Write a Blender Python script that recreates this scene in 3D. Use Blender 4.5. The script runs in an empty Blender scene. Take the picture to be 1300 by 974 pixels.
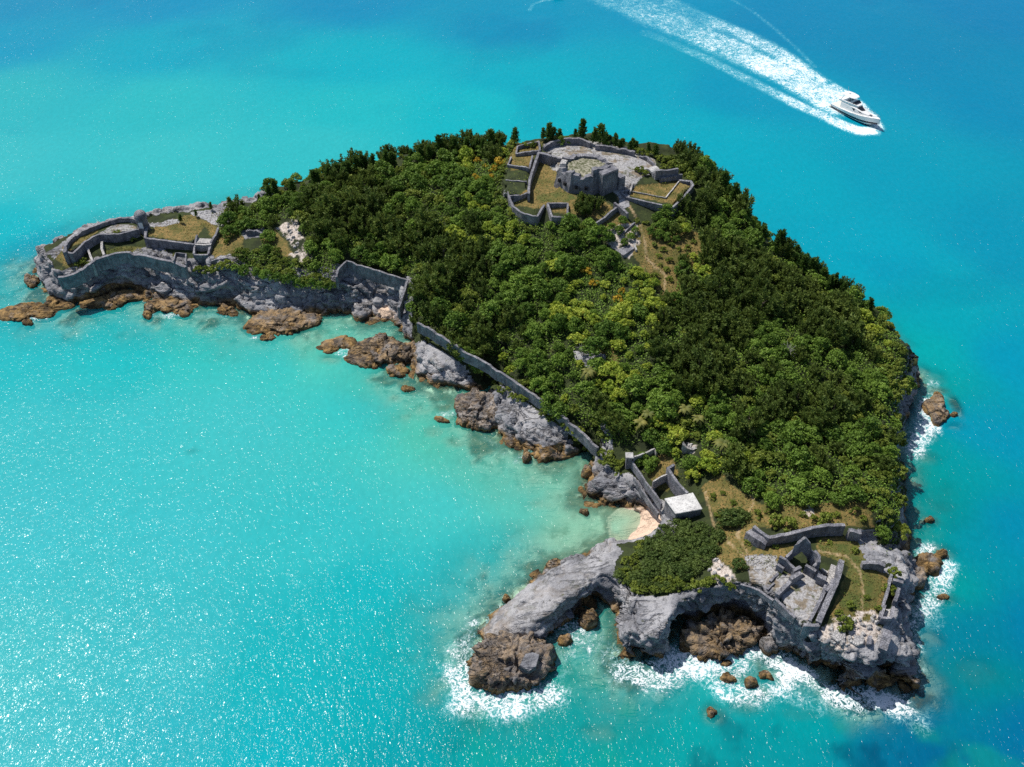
import bpy, bmesh, math, random
import numpy as np
from mathutils import Vector, Matrix
R = math.radians
random.seed(11)
rng = np.random.default_rng(11)
C = bpy.context.scene.collection
scene = bpy.context.scene

# ------------------------------------------------------------------ camera, sky, sun, exposure
CAM_H, PITCH, FPX = 155.0, R(43.0), 1263.9
cam_data = bpy.data.cameras.new('camera')
cam_data.lens, cam_data.sensor_width = 35.0, 36.0
cam_data.clip_start, cam_data.clip_end = 1.0, 20000.0
cam = bpy.data.objects.new('camera', cam_data)
C.objects.link(cam)
cam.location = (0, 0, CAM_H)
cam.rotation_euler = (R(90) - PITCH, 0, 0)
scene.camera = cam

SUN_AZ, SUN_EL = R(-46), R(57)              # azimuth from +Y, negative = towards -X
sun_dir = Vector((math.sin(SUN_AZ) * math.cos(SUN_EL), math.cos(SUN_AZ) * math.cos(SUN_EL), math.sin(SUN_EL)))
world = bpy.data.worlds.new('World')
scene.world = world
world.use_nodes = True
wn = world.node_tree
bg = wn.nodes['Background']
sky = wn.nodes.new('ShaderNodeTexSky')
sky.sky_type = 'NISHITA'
sky.sun_disc = False
sky.sun_elevation = SUN_EL
sky.sun_rotation = SUN_AZ
sky.ozone_density = 2.0
wn.links.new(sky.outputs[0], bg.inputs[0])
bg.inputs[1].default_value = 0.095
sl = bpy.data.lights.new('sun', 'SUN')
sl.energy = 4.8
sl.angle = R(0.53)
sl.color = (1.0, 0.95, 0.87)
so = bpy.data.objects.new('sun', sl)
C.objects.link(so)
so.rotation_euler = (-sun_dir).to_track_quat('-Z', 'Y').to_euler()
vs = scene.view_settings
vs.view_transform = 'Standard'
vs.look = 'None'
vs.exposure = 0.0
vs.gamma = 1.0
vs.use_curve_mapping = False
cy = scene.cycles
cy.max_bounces = 5
cy.diffuse_bounces = 2
cy.glossy_bounces = 2
cy.transmission_bounces = 3
cy.transparent_max_bounces = 6
cy.caustics_reflective = False
cy.caustics_refractive = False
cy.sample_clamp_indirect = 3.0
cy.sample_clamp_direct = 2.6
cy.use_denoising = False

# ------------------------------------------------------------------ geometry maths
SP, CP = math.sin(PITCH), math.cos(PITCH)

def at(px, py, z=0.0):
    """point of the place seen at photograph pixel (px, py) when it lies at height z"""
    xn, vn = (px - 650) / FPX, (py - 487) / FPX
    d = (CAM_H - z) / (SP + vn * CP)
    return np.array([d * xn, d * (CP - vn * SP), z])

def atv(a):
    return np.array([at(*p) for p in a])

def project(x, y, z):
    dz = CAM_H - z
    d = y * CP + dz * SP
    v = (dz * CP - y * SP) / d
    return 650 + FPX * x / d, 487 + FPX * v

def _hash(ix, iy, iz, seed):
    h = (ix * 374761393 + iy * 668265263 + iz * 2147483647 + seed * 1274126177) & 0xFFFFFFFF
    h = ((h ^ (h >> 13)) * 1274126177) & 0xFFFFFFFF
    h = (h ^ (h >> 16)) & 0xFFFFFFFF
    return h.astype(np.float64) / 4294967295.0

def vnoise(p, seed=0):
    p = np.asarray(p, dtype=np.float64)
    i = np.floor(p).astype(np.int64)
    f = p - i
    u = f * f * f * (f * (f * 6 - 15) + 10)
    r = 0
    for dx in (0, 1):
        wx = u[:, 0] if dx else 1 - u[:, 0]
        for dy in (0, 1):
            wy = u[:, 1] if dy else 1 - u[:, 1]
            for dz in (0, 1):
                wz = u[:, 2] if dz else 1 - u[:, 2]
                r = r + wx * wy * wz * _hash(i[:, 0] + dx, i[:, 1] + dy, i[:, 2] + dz, seed)
    return r * 2 - 1

def fbm(p, octaves=4, seed=0, gain=0.5, lac=2.03, ridged=False):
    p = np.asarray(p, dtype=np.float64)
    a, s, t = 1.0, 0, 0
    for o in range(octaves):
        n = vnoise(p, seed + o * 17)
        if ridged:
            n = 1 - 2 * np.abs(n)
        s = s + a * n
        t += a
        a *= gain
        p = p * lac + 13.7
    return s / t

def worley(p, seed=0):
    """cell noise: nearest and second nearest feature distance and the nearest cell's random value"""
    p = np.asarray(p, float)
    ip = np.floor(p).astype(np.int64)
    f1 = np.full(len(p), 9.0); f2 = np.full(len(p), 9.0); cid = np.zeros(len(p))
    for dx in (-1, 0, 1):
        for dy in (-1, 0, 1):
            for dz in (-1, 0, 1):
                a, b, c = ip[:, 0] + dx, ip[:, 1] + dy, ip[:, 2] + dz
                q = np.stack([a + _hash(a, b, c, seed), b + _hash(a, b, c, seed + 1), c + _hash(a, b, c, seed + 2)], 1)
                d = np.linalg.norm(q - p, axis=1)
                m = d < f1
                f2 = np.where(m, f1, np.minimum(f2, d))
                f1 = np.where(m, d, f1)
                cid = np.where(m, _hash(a, b, c, seed + 3), cid)
    return f1, f2, cid

def n2(x, y, sc, octaves=4, seed=0, **k):
    return fbm(np.stack([x * sc, y * sc, np.full_like(x, 0.37)], 1), octaves, seed, **k)

def in_poly(x, y, poly):
    poly = np.asarray(poly, float)
    inside = np.zeros(x.shape, bool)
    j = len(poly) - 1
    for i in range(len(poly)):
        xi, yi, xj, yj = poly[i, 0], poly[i, 1], poly[j, 0], poly[j, 1]
        if yi != yj:
            c = ((yi > y) != (yj > y)) & (x < (xj - xi) * (y - yi) / (yj - yi) + xi)
            inside ^= c
        j = i
    return inside

def seg_dist(x, y, pts, closed=False, vals=None):
    """distance to a polyline; with vals also the value interpolated at the nearest point"""
    pts = np.asarray(pts, float)
    n = len(pts)
    best = np.full(x.shape, 1e9)
    bv = np.zeros(x.shape)
    for i in range(n if closed else n - 1):
        a, b = pts[i], pts[(i + 1) % n]
        d = b - a
        L = max(float(d[0] ** 2 + d[1] ** 2), 1e-9)
        t = np.clip(((x - a[0]) * d[0] + (y - a[1]) * d[1]) / L, 0, 1)
        q = np.hypot(x - a[0] - t * d[0], y - a[1] - t * d[1])
        m = q < best
        best[m] = q[m]
        if vals is not None:
            v = vals[i] + (vals[(i + 1) % n] - vals[i]) * t
            bv[m] = v[m]
    return (best, bv) if vals is not None else best

def sstep(a, b, x):
    t = np.clip((x - a) / (b - a), 0, 1)
    return t * t * (3 - 2 * t)

# ------------------------------------------------------------------ object helpers
def tag(o, label, cat, group=None, kind=None):
    if label: o['label'] = label
    if cat: o['category'] = cat
    if group: o['group'] = group
    if kind: o['kind'] = kind
    elif label: o['kind'] = 'thing'
    return o

def empty(name, loc, rz=0.0):
    o = bpy.data.objects.new(name, None)
    o.empty_display_size = 0.3
    C.objects.link(o)
    o.location = [float(v) for v in loc]
    o.rotation_euler = (0, 0, rz)
    return o

def link(name, me, mat=None, parent=None):
    o = bpy.data.objects.new(name, me)
    C.objects.link(o)
    if mat is not None:
        me.materials.append(mat)
    if parent is not None:
        o.parent = parent
    return o

def mesh_arrays(name, verts, faces, smooth=False):
    """faces: (n, k) array, all of k corners"""
    me = bpy.data.meshes.new(name)
    verts = np.asarray(verts, np.float32)
    faces = np.asarray(faces, np.int32)
    n, k = faces.shape
    me.vertices.add(len(verts))
    me.vertices.foreach_set('co', verts.ravel())
    me.loops.add(n * k)
    me.loops.foreach_set('vertex_index', faces.ravel())
    me.polygons.add(n)
    me.polygons.foreach_set('loop_start', np.arange(0, n * k, k, dtype=np.int32))
    me.polygons.foreach_set('loop_total', np.full(n, k, np.int32))
    if smooth:
        me.polygons.foreach_set('use_smooth', np.ones(n, bool))
    me.update(calc_edges=True)
    return me

def set_attr(me, name, vals):
    a = me.attributes.new(name, 'FLOAT', 'POINT')
    a.data.foreach_set('value', np.asarray(vals, np.float32))

def set_col(me, name, cols):
    a = me.attributes.new(name, 'FLOAT_COLOR', 'POINT')
    c = np.ones((len(cols), 4), np.float32)
    c[:, :3] = cols
    a.data.foreach_set('color', c.ravel())

# ------------------------------------------------------------------ material helpers
class NT:
    def __init__(self, name):
        self.m = bpy.data.materials.new(name)
        self.m.use_nodes = True
        self.t = self.m.node_tree
        self.n = self.t.nodes
        self.bsdf = self.n['Principled BSDF']
        self.out = self.n['Material Output']
    def node(self, ty, **k):
        x = self.n.new(ty)
        for a, b in k.items():
            setattr(x, a, b)
        return x
    def l(self, a, b):
        self.t.links.new(a, b)
    def put(self, sock, v):
        if hasattr(v, 'is_output'):
            self.l(v, sock)
        else:
            sock.default_value = v
    def attr(self, name, color=False):
        x = self.node('ShaderNodeAttribute', attribute_name=name)
        return x.outputs['Color' if color else 'Fac']
    def pos(self):
        if not hasattr(self, '_p'):
            self._p = self.node('ShaderNodeNewGeometry').outputs['Position']
        return self._p
    def mapping(self, v, scale=(1, 1, 1), rot=(0, 0, 0), loc=(0, 0, 0)):
        x = self.node('ShaderNodeMapping')
        self.l(v, x.inputs[0])
        x.inputs['Scale'].default_value = scale
        x.inputs['Rotation'].default_value = rot
        x.inputs['Location'].default_value = loc
        return x.outputs[0]
    def noise(self, v, scale, detail=4, rough=0.55, dist=0.0):
        x = self.node('ShaderNodeTexNoise')
        self.l(v, x.inputs['Vector'])
        x.inputs['Scale'].default_value = scale
        x.inputs['Detail'].default_value = detail
        x.inputs['Roughness'].default_value = rough
        x.inputs['Distortion'].default_value = dist
        return x.outputs['Fac']
    def voronoi(self, v, scale, feature='F1', out='Distance'):
        x = self.node('ShaderNodeTexVoronoi', feature=feature)
        self.l(v, x.inputs['Vector'])
        x.inputs['Scale'].default_value = scale
        return x.outputs[out]
    def math(self, op, a, b=0.0, c=None, clamp=False):
        x = self.node('ShaderNodeMath', operation=op, use_clamp=clamp)
        self.put(x.inputs[0], a)
        self.put(x.inputs[1], b)
        if c is not None:
            self.put(x.inputs[2], c)
        return x.outputs[0]
    def smooth(self, v, a, b, lo=0.0, hi=1.0):
        x = self.node('ShaderNodeMapRange', interpolation_type='SMOOTHSTEP')
        self.put(x.inputs['Value'], v)
        self.put(x.inputs['From Min'], a)
        self.put(x.inputs['From Max'], b)
        self.put(x.inputs['To Min'], lo)
        self.put(x.inputs['To Max'], hi)
        return x.outputs[0]
    def mix(self, f, a, b, blend='MIX'):
        x = self.node('ShaderNodeMix', data_type='RGBA', blend_type=blend)
        self.put(x.inputs['Factor'], f)
        for s, v in ((x.inputs[6], a), (x.inputs[7], b)):
            if hasattr(v, 'is_output'):
                self.l(v, s)
            else:
                s.default_value = (*v, 1) if len(v) == 3 else v
        return x.outputs[2]
    def scale_col(self, c, f):
        x = self.node('ShaderNodeVectorMath', operation='SCALE')
        self.l(c, x.inputs[0])
        self.put(x.inputs['Scale'], f)
        return x.outputs[0]
    def sep(self, v):
        x = self.node('ShaderNodeSeparateXYZ')
        self.l(v, x.inputs[0])
        return x.outputs
    def bump(self, h, strength=0.5, dist=0.1, normal=None):
        x = self.node('ShaderNodeBump')
        self.put(x.inputs['Strength'], strength)
        x.inputs['Distance'].default_value = dist
        self.l(h, x.inputs['Height'])
        if normal is not None:
            self.l(normal, x.inputs['Normal'])
        return x.outputs[0]
    def base(self, col, rough=0.85, normal=None, spec=0.3):
        self.put(self.bsdf.inputs['Base Color'], (*col, 1) if isinstance(col, tuple) else col)
        self.put(self.bsdf.inputs['Roughness'], rough)
        self.bsdf.inputs['Specular IOR Level'].default_value = spec
        if normal is not None:
            self.l(normal, self.bsdf.inputs['Normal'])
        return self.m

def rock_colour(t, P, brown):
    """grey pitted limestone with an ochre weed line near the sea"""
    big = t.noise(P, 0.16, 5, 0.6)
    fine = t.noise(P, 1.7, 6, 0.7)
    c = t.mix(t.smooth(big, 0.38, 0.62), (0.225, 0.228, 0.250), (0.425, 0.42, 0.435))
    c = t.mix(t.smooth(fine, 0.33, 0.47), (0.13, 0.13, 0.14), c)
    crk = t.math('ABSOLUTE', t.math('SUBTRACT', t.noise(t.mapping(P, (0.22, 0.75, 1.5), rot=(R(20), R(-14), R(34)), loc=(7, 2, 5)), 0.55, 5, 0.55, 0.3), 0.5))
    where = t.smooth(t.noise(t.mapping(P, loc=(61, 2, 8)), 0.14, 3, 0.5), 0.42, 0.58)
    c = t.mix(t.math('MULTIPLY', t.smooth(crk, 0.0, 0.030, 0.85, 0.0), where), c, (0.05, 0.05, 0.055))  # dark lichen in the cracks plus their crevice shade, painted into the colour
    warm = t.noise(t.mapping(P, (0.6, 0.6, 1.2), loc=(31, 7, 3)), 0.35, 4, 0.6)
    c = t.mix(t.smooth(warm, 0.58, 0.75, 0, 0.55), c, (0.44, 0.36, 0.30))
    dark = t.noise(t.mapping(P, loc=(9, 41, 3)), 0.5, 5, 0.65)
    c = t.mix(t.smooth(dark, 0.58, 0.72, 0, 0.55), c, (0.09, 0.09, 0.095))
    st = t.mapping(P, (0.25, 0.25, 2.6), rot=(R(14), R(-10), 0))
    strata = t.noise(st, 1.0, 5, 0.65, 0.4)
    c = t.mix(t.smooth(strata, 0.58, 0.66, 0, 0.5), c, (0.10, 0.10, 0.105))
    z = t.sep(P)[2]
    zn = t.math('SUBTRACT', z, t.math('MULTIPLY', t.math('SUBTRACT', t.noise(P, 0.23, 3), 0.5), 3.0))
    zone = t.smooth(zn, 0.4, 1.9, 1.0, 0.0)
    bfac = t.math('MAXIMUM', zone, t.math('MULTIPLY', brown, t.smooth(t.noise(t.mapping(P, loc=(12, 4, 9)), 0.30, 4, 0.6), 0.30, 0.52, 0.45, 1.0)))
    och = t.mix(t.smooth(t.noise(P, 0.55, 5, 0.65), 0.35, 0.62), (0.085, 0.056, 0.028), (0.36, 0.225, 0.085))
    och = t.mix(t.smooth(t.noise(t.mapping(P, loc=(3, 3, 3)), 0.9, 5, 0.7), 0.58, 0.72, 0, .8), och, (0.50, 0.40, 0.24))
    och = t.mix(t.smooth(strata, 0.54, 0.62, 0, .8), och, (0.035, 0.025, 0.018))
    c = t.mix(bfac, c, och)
    wet = t.smooth(zn, -0.2, 0.55, 0.65, 0.0)
    c = t.mix(wet, c, (0.045, 0.032, 0.018))
    h = t.math('ADD', t.math('MULTIPLY', fine, 0.7), t.math('MULTIPLY', strata, 0.9))
    h = t.math('ADD', h, t.math('MULTIPLY', t.math('MULTIPLY', t.smooth(crk, 0.0, 0.07, -1, 0), where), 1.1))
    return c, h, z

def make_rock_mat():
    t = NT('weathered_limestone')
    P = t.pos()
    c, h, z = rock_colour(t, P, t.attr('brown'))
    return t.base(c, 0.88, t.bump(h, 1.0, 0.6))
MAT_ROCK = make_rock_mat()

def make_wall_mat(name, a, b, course=0.45, lich=0.5):
    t = NT(name)
    P = t.pos()
    n = t.noise(P, 0.5, 6, 0.65)
    c = t.mix(t.smooth(n, 0.35, 0.65), a, b)
    st = t.noise(t.mapping(P, (1.4, 1.4, 0.35)), 1.0, 5, 0.65)
    c = t.mix(t.smooth(st, 0.48, 0.66, 0, lich + .15), c, (0.070, 0.074, 0.085))
    f = t.noise(P, 3.5, 5, 0.7)
    c = t.mix(t.smooth(f, 0.3, 0.5, 0.55, 0), c, (0.10, 0.10, 0.105))
    vo = t.node('ShaderNodeTexVoronoi', feature='DISTANCE_TO_EDGE')
    t.l(t.mapping(P, (1.0, 1.0, 1.6)), vo.inputs['Vector'])
    vo.inputs['Scale'].default_value = 1.0 / course
    joint = t.smooth(vo.outputs['Distance'], 0.02, 0.12, 0.45 if course < 1 else 0.0, 0)
    c = t.mix(joint, c, (0.11, 0.105, 0.10))
    h = t.math('ADD', t.math('MULTIPLY', t.smooth(vo.outputs['Distance'], 0.0, 0.15), 0.6 if course < 1 else 0.0), f)
    return t.base(c, 0.9, t.bump(h, 0.7, 0.18))
MAT_WALL = make_wall_mat('old_stone_masonry', (0.165, 0.168, 0.200), (0.365, 0.36, 0.39))
MAT_WALL_PALE = make_wall_mat('pale_stone_masonry', (0.40, 0.39, 0.39), (0.58, 0.56, 0.54), 0.5, 0.25)
MAT_PLASTER = make_wall_mat('weathered_lime_plaster', (0.34, 0.335, 0.33), (0.58, 0.57, 0.56), 1.6, 0.45)

# ------------------------------------------------------------------ the island: coast line and heights
# (photo x, photo y, width in metres of the rocky slope that rises from the sea there)
COAST_FRONT = [
 (50,343,3),(56,362,3),(64,380,3.5),(82,386,4),(115,386,6.5),(150,378,8.5),(178,374,9.3),(200,386,9.4),(235,389,9.4),(262,390,9.4),
 (290,392,9),(320,402,9),(350,402,9),(405,402,8),(430,397,7),(452,400,5),(474,410,6),(498,404,6),(508,416,5),(522,442,5),(518,464,5),(532,484,5),
 (545,492,4),(577,497,4),(612,490,4),(628,484,5),(636,492,6),(612,506,7),(600,525,7),(628,548,6),(645,566,5),(668,578,5),
 (692,588,5),(728,578,5),(750,573,4),(757,580,3),(744,604,5),(736,632,5),(765,641,5),(798,648,4.5),(809,650,4),(812,660,8),
 (806,674,8),(793,690,3),(783,690,4),(768,690,4),(740,703,5),(704,714,6),(664,744,6),(624,780,6),(606,800,5),(614,820,4),(655,828,3.0),
 (690,815,2.6),(714,798,2.2),(737,780,2),(757,766,2),(774,766,2),(784,790,2.5),(785,834,3),(820,846,2.5),(848,834,1.4),(864,800,1.4),
 (905,786,1.4),(945,786,1.4),(962,798,1.5),(988,838,1.6),(1030,860,1.6),(1072,876,1.5),(1096,895,5),(1106,897,5),(1116,872,1.6),(1148,886,6),(1166,880,6),(1161,850,4),
 (1155,820,4.5),(1150,792,5),(1160,764,5.5),(1167,742,6),(1168,720,6),(1154,712,3),(1142,708,3),(1151,702,4),(1150,670,5),(1147,622,5),(1142,582,5),(1147,546,5),
 (1160,510,5),(1166,478,5)]
# (photo x, photo y, ground height of the skyline there, distance of the hidden shore behind it, slope width)
COAST_BACK = [
 (1150,448,9,6,5),(1118,405,11,12,10),(1060,372,13,14,12),(1000,330,15,15,13),(956,298,16.5,15,13),(930,250,19,16,14),(890,210,21,17,15),(830,198,22.5,17,15),
 (745,184,24,18,16),(690,189,23.5,18,16),(600,197,20,17,16),(545,206,18,17,15),(460,223,15,15,13),(350,255,11.5,12,10),
 (290,268,9.7,9,7),(180,281,8.8,6,5),(110,289,8.8,4.5,4),(66,312,8,3.5,3.2)]
coast, coast_w = [], []
for px, py, w in COAST_FRONT:
    coast.append(at(px, py)[:2]); coast_w.append(w)
for px, py, z, push, w in COAST_BACK:
    p = at(px, py, z)[:2]
    coast.append(p + p / np.hypot(*p) * push); coast_w.append(w)
coast = np.array(coast); coast_w = np.array(coast_w)

HEIGHTS = [
 (60,325,8),(90,300,9),(110,289,9),(150,279,9.2),(180,281,9),(230,285,9.5),(290,268,10),(110,330,7.6),(150,312,7.8),(200,318,8),(260,335,8),(290,335,8.5),(240,300,9.4),
 (340,330,8.5),(380,345,8),(420,360,7.5),(340,300,9.7),(390,285,11.5),(430,260,14),(350,257,11.5),(460,225,15),(300,360,6),(380,372,5),(220,355,5),(130,360,6),(415,378,4.5),
 (428,342,8),(443,336,9),(515,360,8.8),(470,378,3.2),(490,392,1.2),(458,372,4.5),(520,350,9.5),(560,380,9.2),(600,425,8.2),(660,468,7.8),(720,516,7.2),(752,552,6.2),(515,398,7),
 (545,425,5.2),(535,455,3.6),(575,455,4.6),(575,475,2.8),(620,475,3.6),(610,500,2.5),(650,505,4.6),(680,520,4.4),(640,535,3.2),(690,550,3.6),(725,560,3.4),(670,560,2.6),
 (545,206,18),(600,197,20),(560,235,18.2),(620,225,21),(690,189,23.4),(745,184,24),(830,198,22.5),(890,210,21),(680,215,23.2),(745,225,24),(745,255,23.4),(680,262,22),
 (840,245,22),(870,245,21.2),(800,205,24),(600,300,16.5),(650,350,14.6),(540,300,14),(700,300,19.5),(760,290,21.4),(800,330,18.5),(850,330,17.6),(900,300,18),(880,380,15.2),
 (930,250,19),(956,298,16.5),(1000,330,15),(1060,372,13),(1118,405,11),(960,350,15),(1000,400,14),(800,400,15.5),(720,420,12.6),(800,470,12.4),(900,470,13.2),(1000,480,12.8),
 (1080,450,12),(1120,480,10.6),(1140,520,9.5),(800,530,8.4),(900,560,9.5),(1000,580,10.8),(1100,560,10.6),(850,595,6.2),(830,575,6.2),(800,585,5.2),(780,600,4),(815,620,4.6),(870,640,5.4),(840,655,4.4),
 (775,625,2.6),(760,600,3),(910,650,7.5),(940,690,8.8),(860,700,7),(810,705,5.4),(820,730,6.8),(900,725,8.8),(880,755,8.6),(960,640,9.3),(1050,640,10.3),(1120,650,10.8),(1130,600,10.6),
 (950,730,9.6),(1000,700,10.5),(1050,690,10.5),(1100,690,10.5),(1020,760,10.8),(1100,750,10.4),(1080,800,10.3),(1120,790,10),(1140,740,9),(1150,850,5.6),(1125,835,8.6),(1060,825,10),(1000,790,9.6),(1020,820,8.6),
 (740,735,5.6),(700,755,5.4),(655,785,4.0),(625,805,2.2),(775,712,6),(765,745,5.6),(800,780,6.6),(820,800,6.2),(850,785,8),(885,770,8.8),(800,750,6.5),(822,657,.7),(815,668,.6),(832,660,1.5),(826,674,1.6),(820,664,.7),(840,672,4.5),
 (1112,706,5.5),(1132,708,3.2),(1095,692,10.4),(1120,690,10.4),(1140,692,9.4),(1097,717,10.3),(1128,722,10)]
hp = np.array([at(*h)[:2] for h in HEIGHTS])
hz = np.array([h[2] for h in HEIGHTS], float)
def _kern(r): return r
_D = np.hypot(hp[:, None, 0] - hp[None, :, 0], hp[:, None, 1] - hp[None, :, 1])
_A = np.zeros((len(hp) + 1, len(hp) + 1)); _A[:-1, :-1] = -_D + np.eye(len(hp)) * 0.3; _A[:-1, -1] = 1; _A[-1, :-1] = 1
_W = np.linalg.solve(_A, np.append(hz, 0))
def base_height(x, y):
    z = np.full(x.shape, _W[-1])
    for k in range(len(hp)):
        z -= _W[k] * np.hypot(x - hp[k, 0], y - hp[k, 1])
    return z

# levelled terraces: (polygon in photo pixels at height z, z)
TERRACES = [
 ([(80,318),(84,306),(95,297),(112,289),(132,282),(152,277),(178,282),(176,292),(140,297),(125,296),(117,301),(104,310),(94,318)], 9.9),
 ([(186,300),(200,284),(246,276),(250,300),(245,308),(186,302)], 9.8),
 ([(787,243),(795,250),(853,263),(878,236),(862,230),(845,238),(805,236)], 22.6),
 ([(652,186),(685,182),(676,199),(672,214),(668,230),(670,245),(645,248),(640,230),(644,211)], 23.2),
 ([(668,214),(690,200),(702,196),(712,236),(700,250),(676,247)], 22.6),
 ([(990,710),(1030,700),(1050,745),(1038,786),(1022,790),(985,762),(975,745)], 11.2),
 ([(1062,712),(1075,712),(1060,760),(1040,788),(1030,788),(1050,748)], 11.0),
]
TERR_W = [(atv([(a, b, z) for a, b in poly])[:, :2], z) for poly, z in TERRACES]

# reefs and shoals under the water: (photo x, y, radius x, radius y in metres, top)
REEFS = [(552,548,4,3,-.7),(585,560,6,3.5,-.5),(625,572,6,3,-.5),(575,530,5,2.6,-.6),(420,455,5,3,-.7),(545,505,5,2,-.6),(520,486,5,2,-.5),(455,432,6,3,-.6),
 (160,372,4,3,-.5),(110,400,5,2.4,-.7),(70,402,6,2,-.5),(170,392,4,2,-.6),(240,402,5,2,-.6),(330,428,6,2,-.6),(270,398,4,2,-.5),(30,370,5,3,-.6),(50,360,3,3,-.5),
 (560,868,5,3,-.7),(545,885,4,3,-.8),(600,900,6,3,-.9),(585,840,4,4,-.6),(640,760,3,2,-.6),(690,703,4,2,-.6),(760,928,5,3,-1.0),(690,890,5,3,-.9),
 (945,892,5,3,-.8),(905,905,3,3,-.6),(1085,908,5,2.4,-1.0),(935,858,6,3,-.6),(960,880,4,3,-.6),(1235,850,7,5,-1.5),(1195,760,4,2,-.5),(1190,700,5,3,-.6),(1180,810,4,3,-.8),
 (1188,496,4,1.8,-.12),(1213,515,1.8,5,-.12),(1212,540,3,2,-1.0),(1180,548,3,4,-1.0),(1175,580,4,3,-.9),(1170,500,3,5,-.5),(1190,640,6,5,-1.6),(1178,662,3,2,-.4),(1200,620,5,4,-1.8),
 (742,655,3.5,1.6,-.5),(760,656,3,1.2,-.5),(735,620,2.5,2,-.4),(693,600,4,1.4,-.6),(245,573,2.5,1.2,-1.2),(745,600,2,2,-.4),(1020,905,6,2,-1.4),(860,880,6,3,-1.4),(800,905,5,3,-1.5)]
REEF_W = [(at(a, b, 0)[:2], c, d, e) for a, b, c, d, e in REEFS]

def coast_signed(x, y, wob=True):
    d, w = seg_dist(x, y, coast, True, coast_w)
    d = np.where(in_poly(x, y, coast), d, -d)
    if wob:
        d = d + n2(x, y, 0.22, 4, 5) * 1.1 + n2(x, y, 0.8, 3, 8) * 0.35
    return d, w

def terrain_fields(x, y):
    d, w = coast_signed(x, y)
    zb = base_height(x, y) + n2(x, y, 0.06, 4, 2) * 0.35
    for poly, z in TERR_W:
        m = in_poly(x, y, poly)
        zb = np.where(m, z, zb)
    t = np.clip(d / w, 0, 1)
    prof = 1 - (1 - t) ** np.interp(x, [48, 66], [2.1, 1.25])
    # ledges: the slope rises in broken benches
    led = n2(x, y, 0.13, 4, 21, ridged=True)
    prof = np.clip(prof + led * 0.16 * np.sin(np.pi * t), 0, 1.15)
    zi = np.maximum(zb, 0.4) * prof
    rk_ = n2(x, y, 0.16, 4, 33)
    zo = np.maximum(d * np.interp(x, [15, 60], [0.11, 0.34]), -5.0) + (n2(x, y, 0.25, 4, 31) * 0.45 + np.clip(rk_ - .05, 0, 1) * 1.8) * sstep(0, 3, -d) * sstep(22, 8, -d) - 0.12
    for c, rx, ry, top in REEF_W:
        g = np.exp(-(((x - c[0]) / rx) ** 2 + ((y - c[1]) / ry) ** 2) ** 1.5)
        m = g > 0.02
        rough = np.zeros_like(x)
        if m.any():
            rough[m] = n2(x[m], y[m], 0.6, 3, 44) * 0.5
        zo = np.where(m, np.maximum(zo, -5 + (top + 5 + rough) * np.sqrt(g)), zo)
    z = np.where(d > 0, zi, np.minimum(zo, np.where(d > -.8, 0.05, -0.22)))
    return z, d, w

GX0, GX1, GY0, GY1, GS = -150.0, 112.0, 72.0, 252.0, 0.42
gx = np.arange(GX0, GX1, GS); gy = np.arange(GY0, GY1, GS)
XX, YY = np.meshgrid(gx, gy)
gz, gd, gw = terrain_fields(XX.ravel(), YY.ravel())
GZ = gz.reshape(XX.shape)

def ground(x, y):
    """terrain height at world positions (arrays)"""
    x = np.asarray(x, float); y = np.asarray(y, float)
    fx = np.clip((x - GX0) / GS, 0, len(gx) - 2); fy = np.clip((y - GY0) / GS, 0, len(gy) - 2)
    ix = fx.astype(int); iy = fy.astype(int); u = fx - ix; v = fy - iy
    return (GZ[iy, ix] * (1 - u) * (1 - v) + GZ[iy, ix + 1] * u * (1 - v) + GZ[iy + 1, ix] * (1 - u) * v + GZ[iy + 1, ix + 1] * u * v)
def ground1(x, y):
    return float(ground(np.array([x]), np.array([y]))[0])
_ZS = np.linspace(27.0, 0.0, 190)
def on_ground(px, py):
    """the point of the terrain seen at a photo pixel (on a skyline: the crest just below it)"""
    for k in range(14):
        xn, vn = (px - 650) / FPX, (py - 487) / FPX
        d = (CAM_H - _ZS) / (SP + vn * CP)
        x, y = d * xn, d * (CP - vn * SP)
        g = ground(x, y)
        hit = np.where(g >= _ZS)[0]
        i = hit[0] if len(hit) else len(_ZS) - 1
        if g[i] > 1.0 or py > 470:
            return np.array([x[i], y[i], max(g[i], -0.2)])
        py += 1.5
    return np.array([x[i], y[i], g[i]])

def build_terrain():
    nx, ny = len(gx), len(gy)
    top = np.stack([XX.ravel(), YY.ravel(), GZ.ravel()], 1)
    idx = np.arange(nx * ny).reshape(ny, nx)
    f = np.stack([idx[:-1, :-1], idx[:-1, 1:], idx[1:, 1:], idx[1:, :-1]], -1).reshape(-1, 4)
    bot = top.copy(); bot[:, 2] = -8.0
    fb = f[:, ::-1] + nx * ny
    def skirt(a):
        return np.stack([a[:-1], a[:-1] + nx * ny, a[1:] + nx * ny, a[1:]], 1)
    sides = [skirt(idx[0, :]), skirt(idx[:, -1]), skirt(idx[-1, ::-1]), skirt(idx[::-1, 0])]
    me = mesh_arrays('terrain', np.vstack([top, bot]), np.vstack([f, fb] + sides))
    o = bpy.data.objects.new('terrain', me)
    C.objects.link(o)
    md = o.modifiers.new('r', 'REMESH'); md.mode = 'VOXEL'; md.voxel_size = 0.36
    dg = bpy.context.evaluated_depsgraph_get()
    me2 = bpy.data.meshes.new_from_object(o.evaluated_get(dg))
    o.modifiers.clear()
    o.data = me2
    bpy.data.meshes.remove(me)
    # drop the underside
    bm = bmesh.new(); bm.from_mesh(me2)
    bmesh.ops.delete(bm, geom=[v for v in bm.verts if v.co.z < -6.0], context='VERTS')
    bm.to_mesh(me2); bm.free()
    me2.name = 'terrain'
    return o, me2

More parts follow.
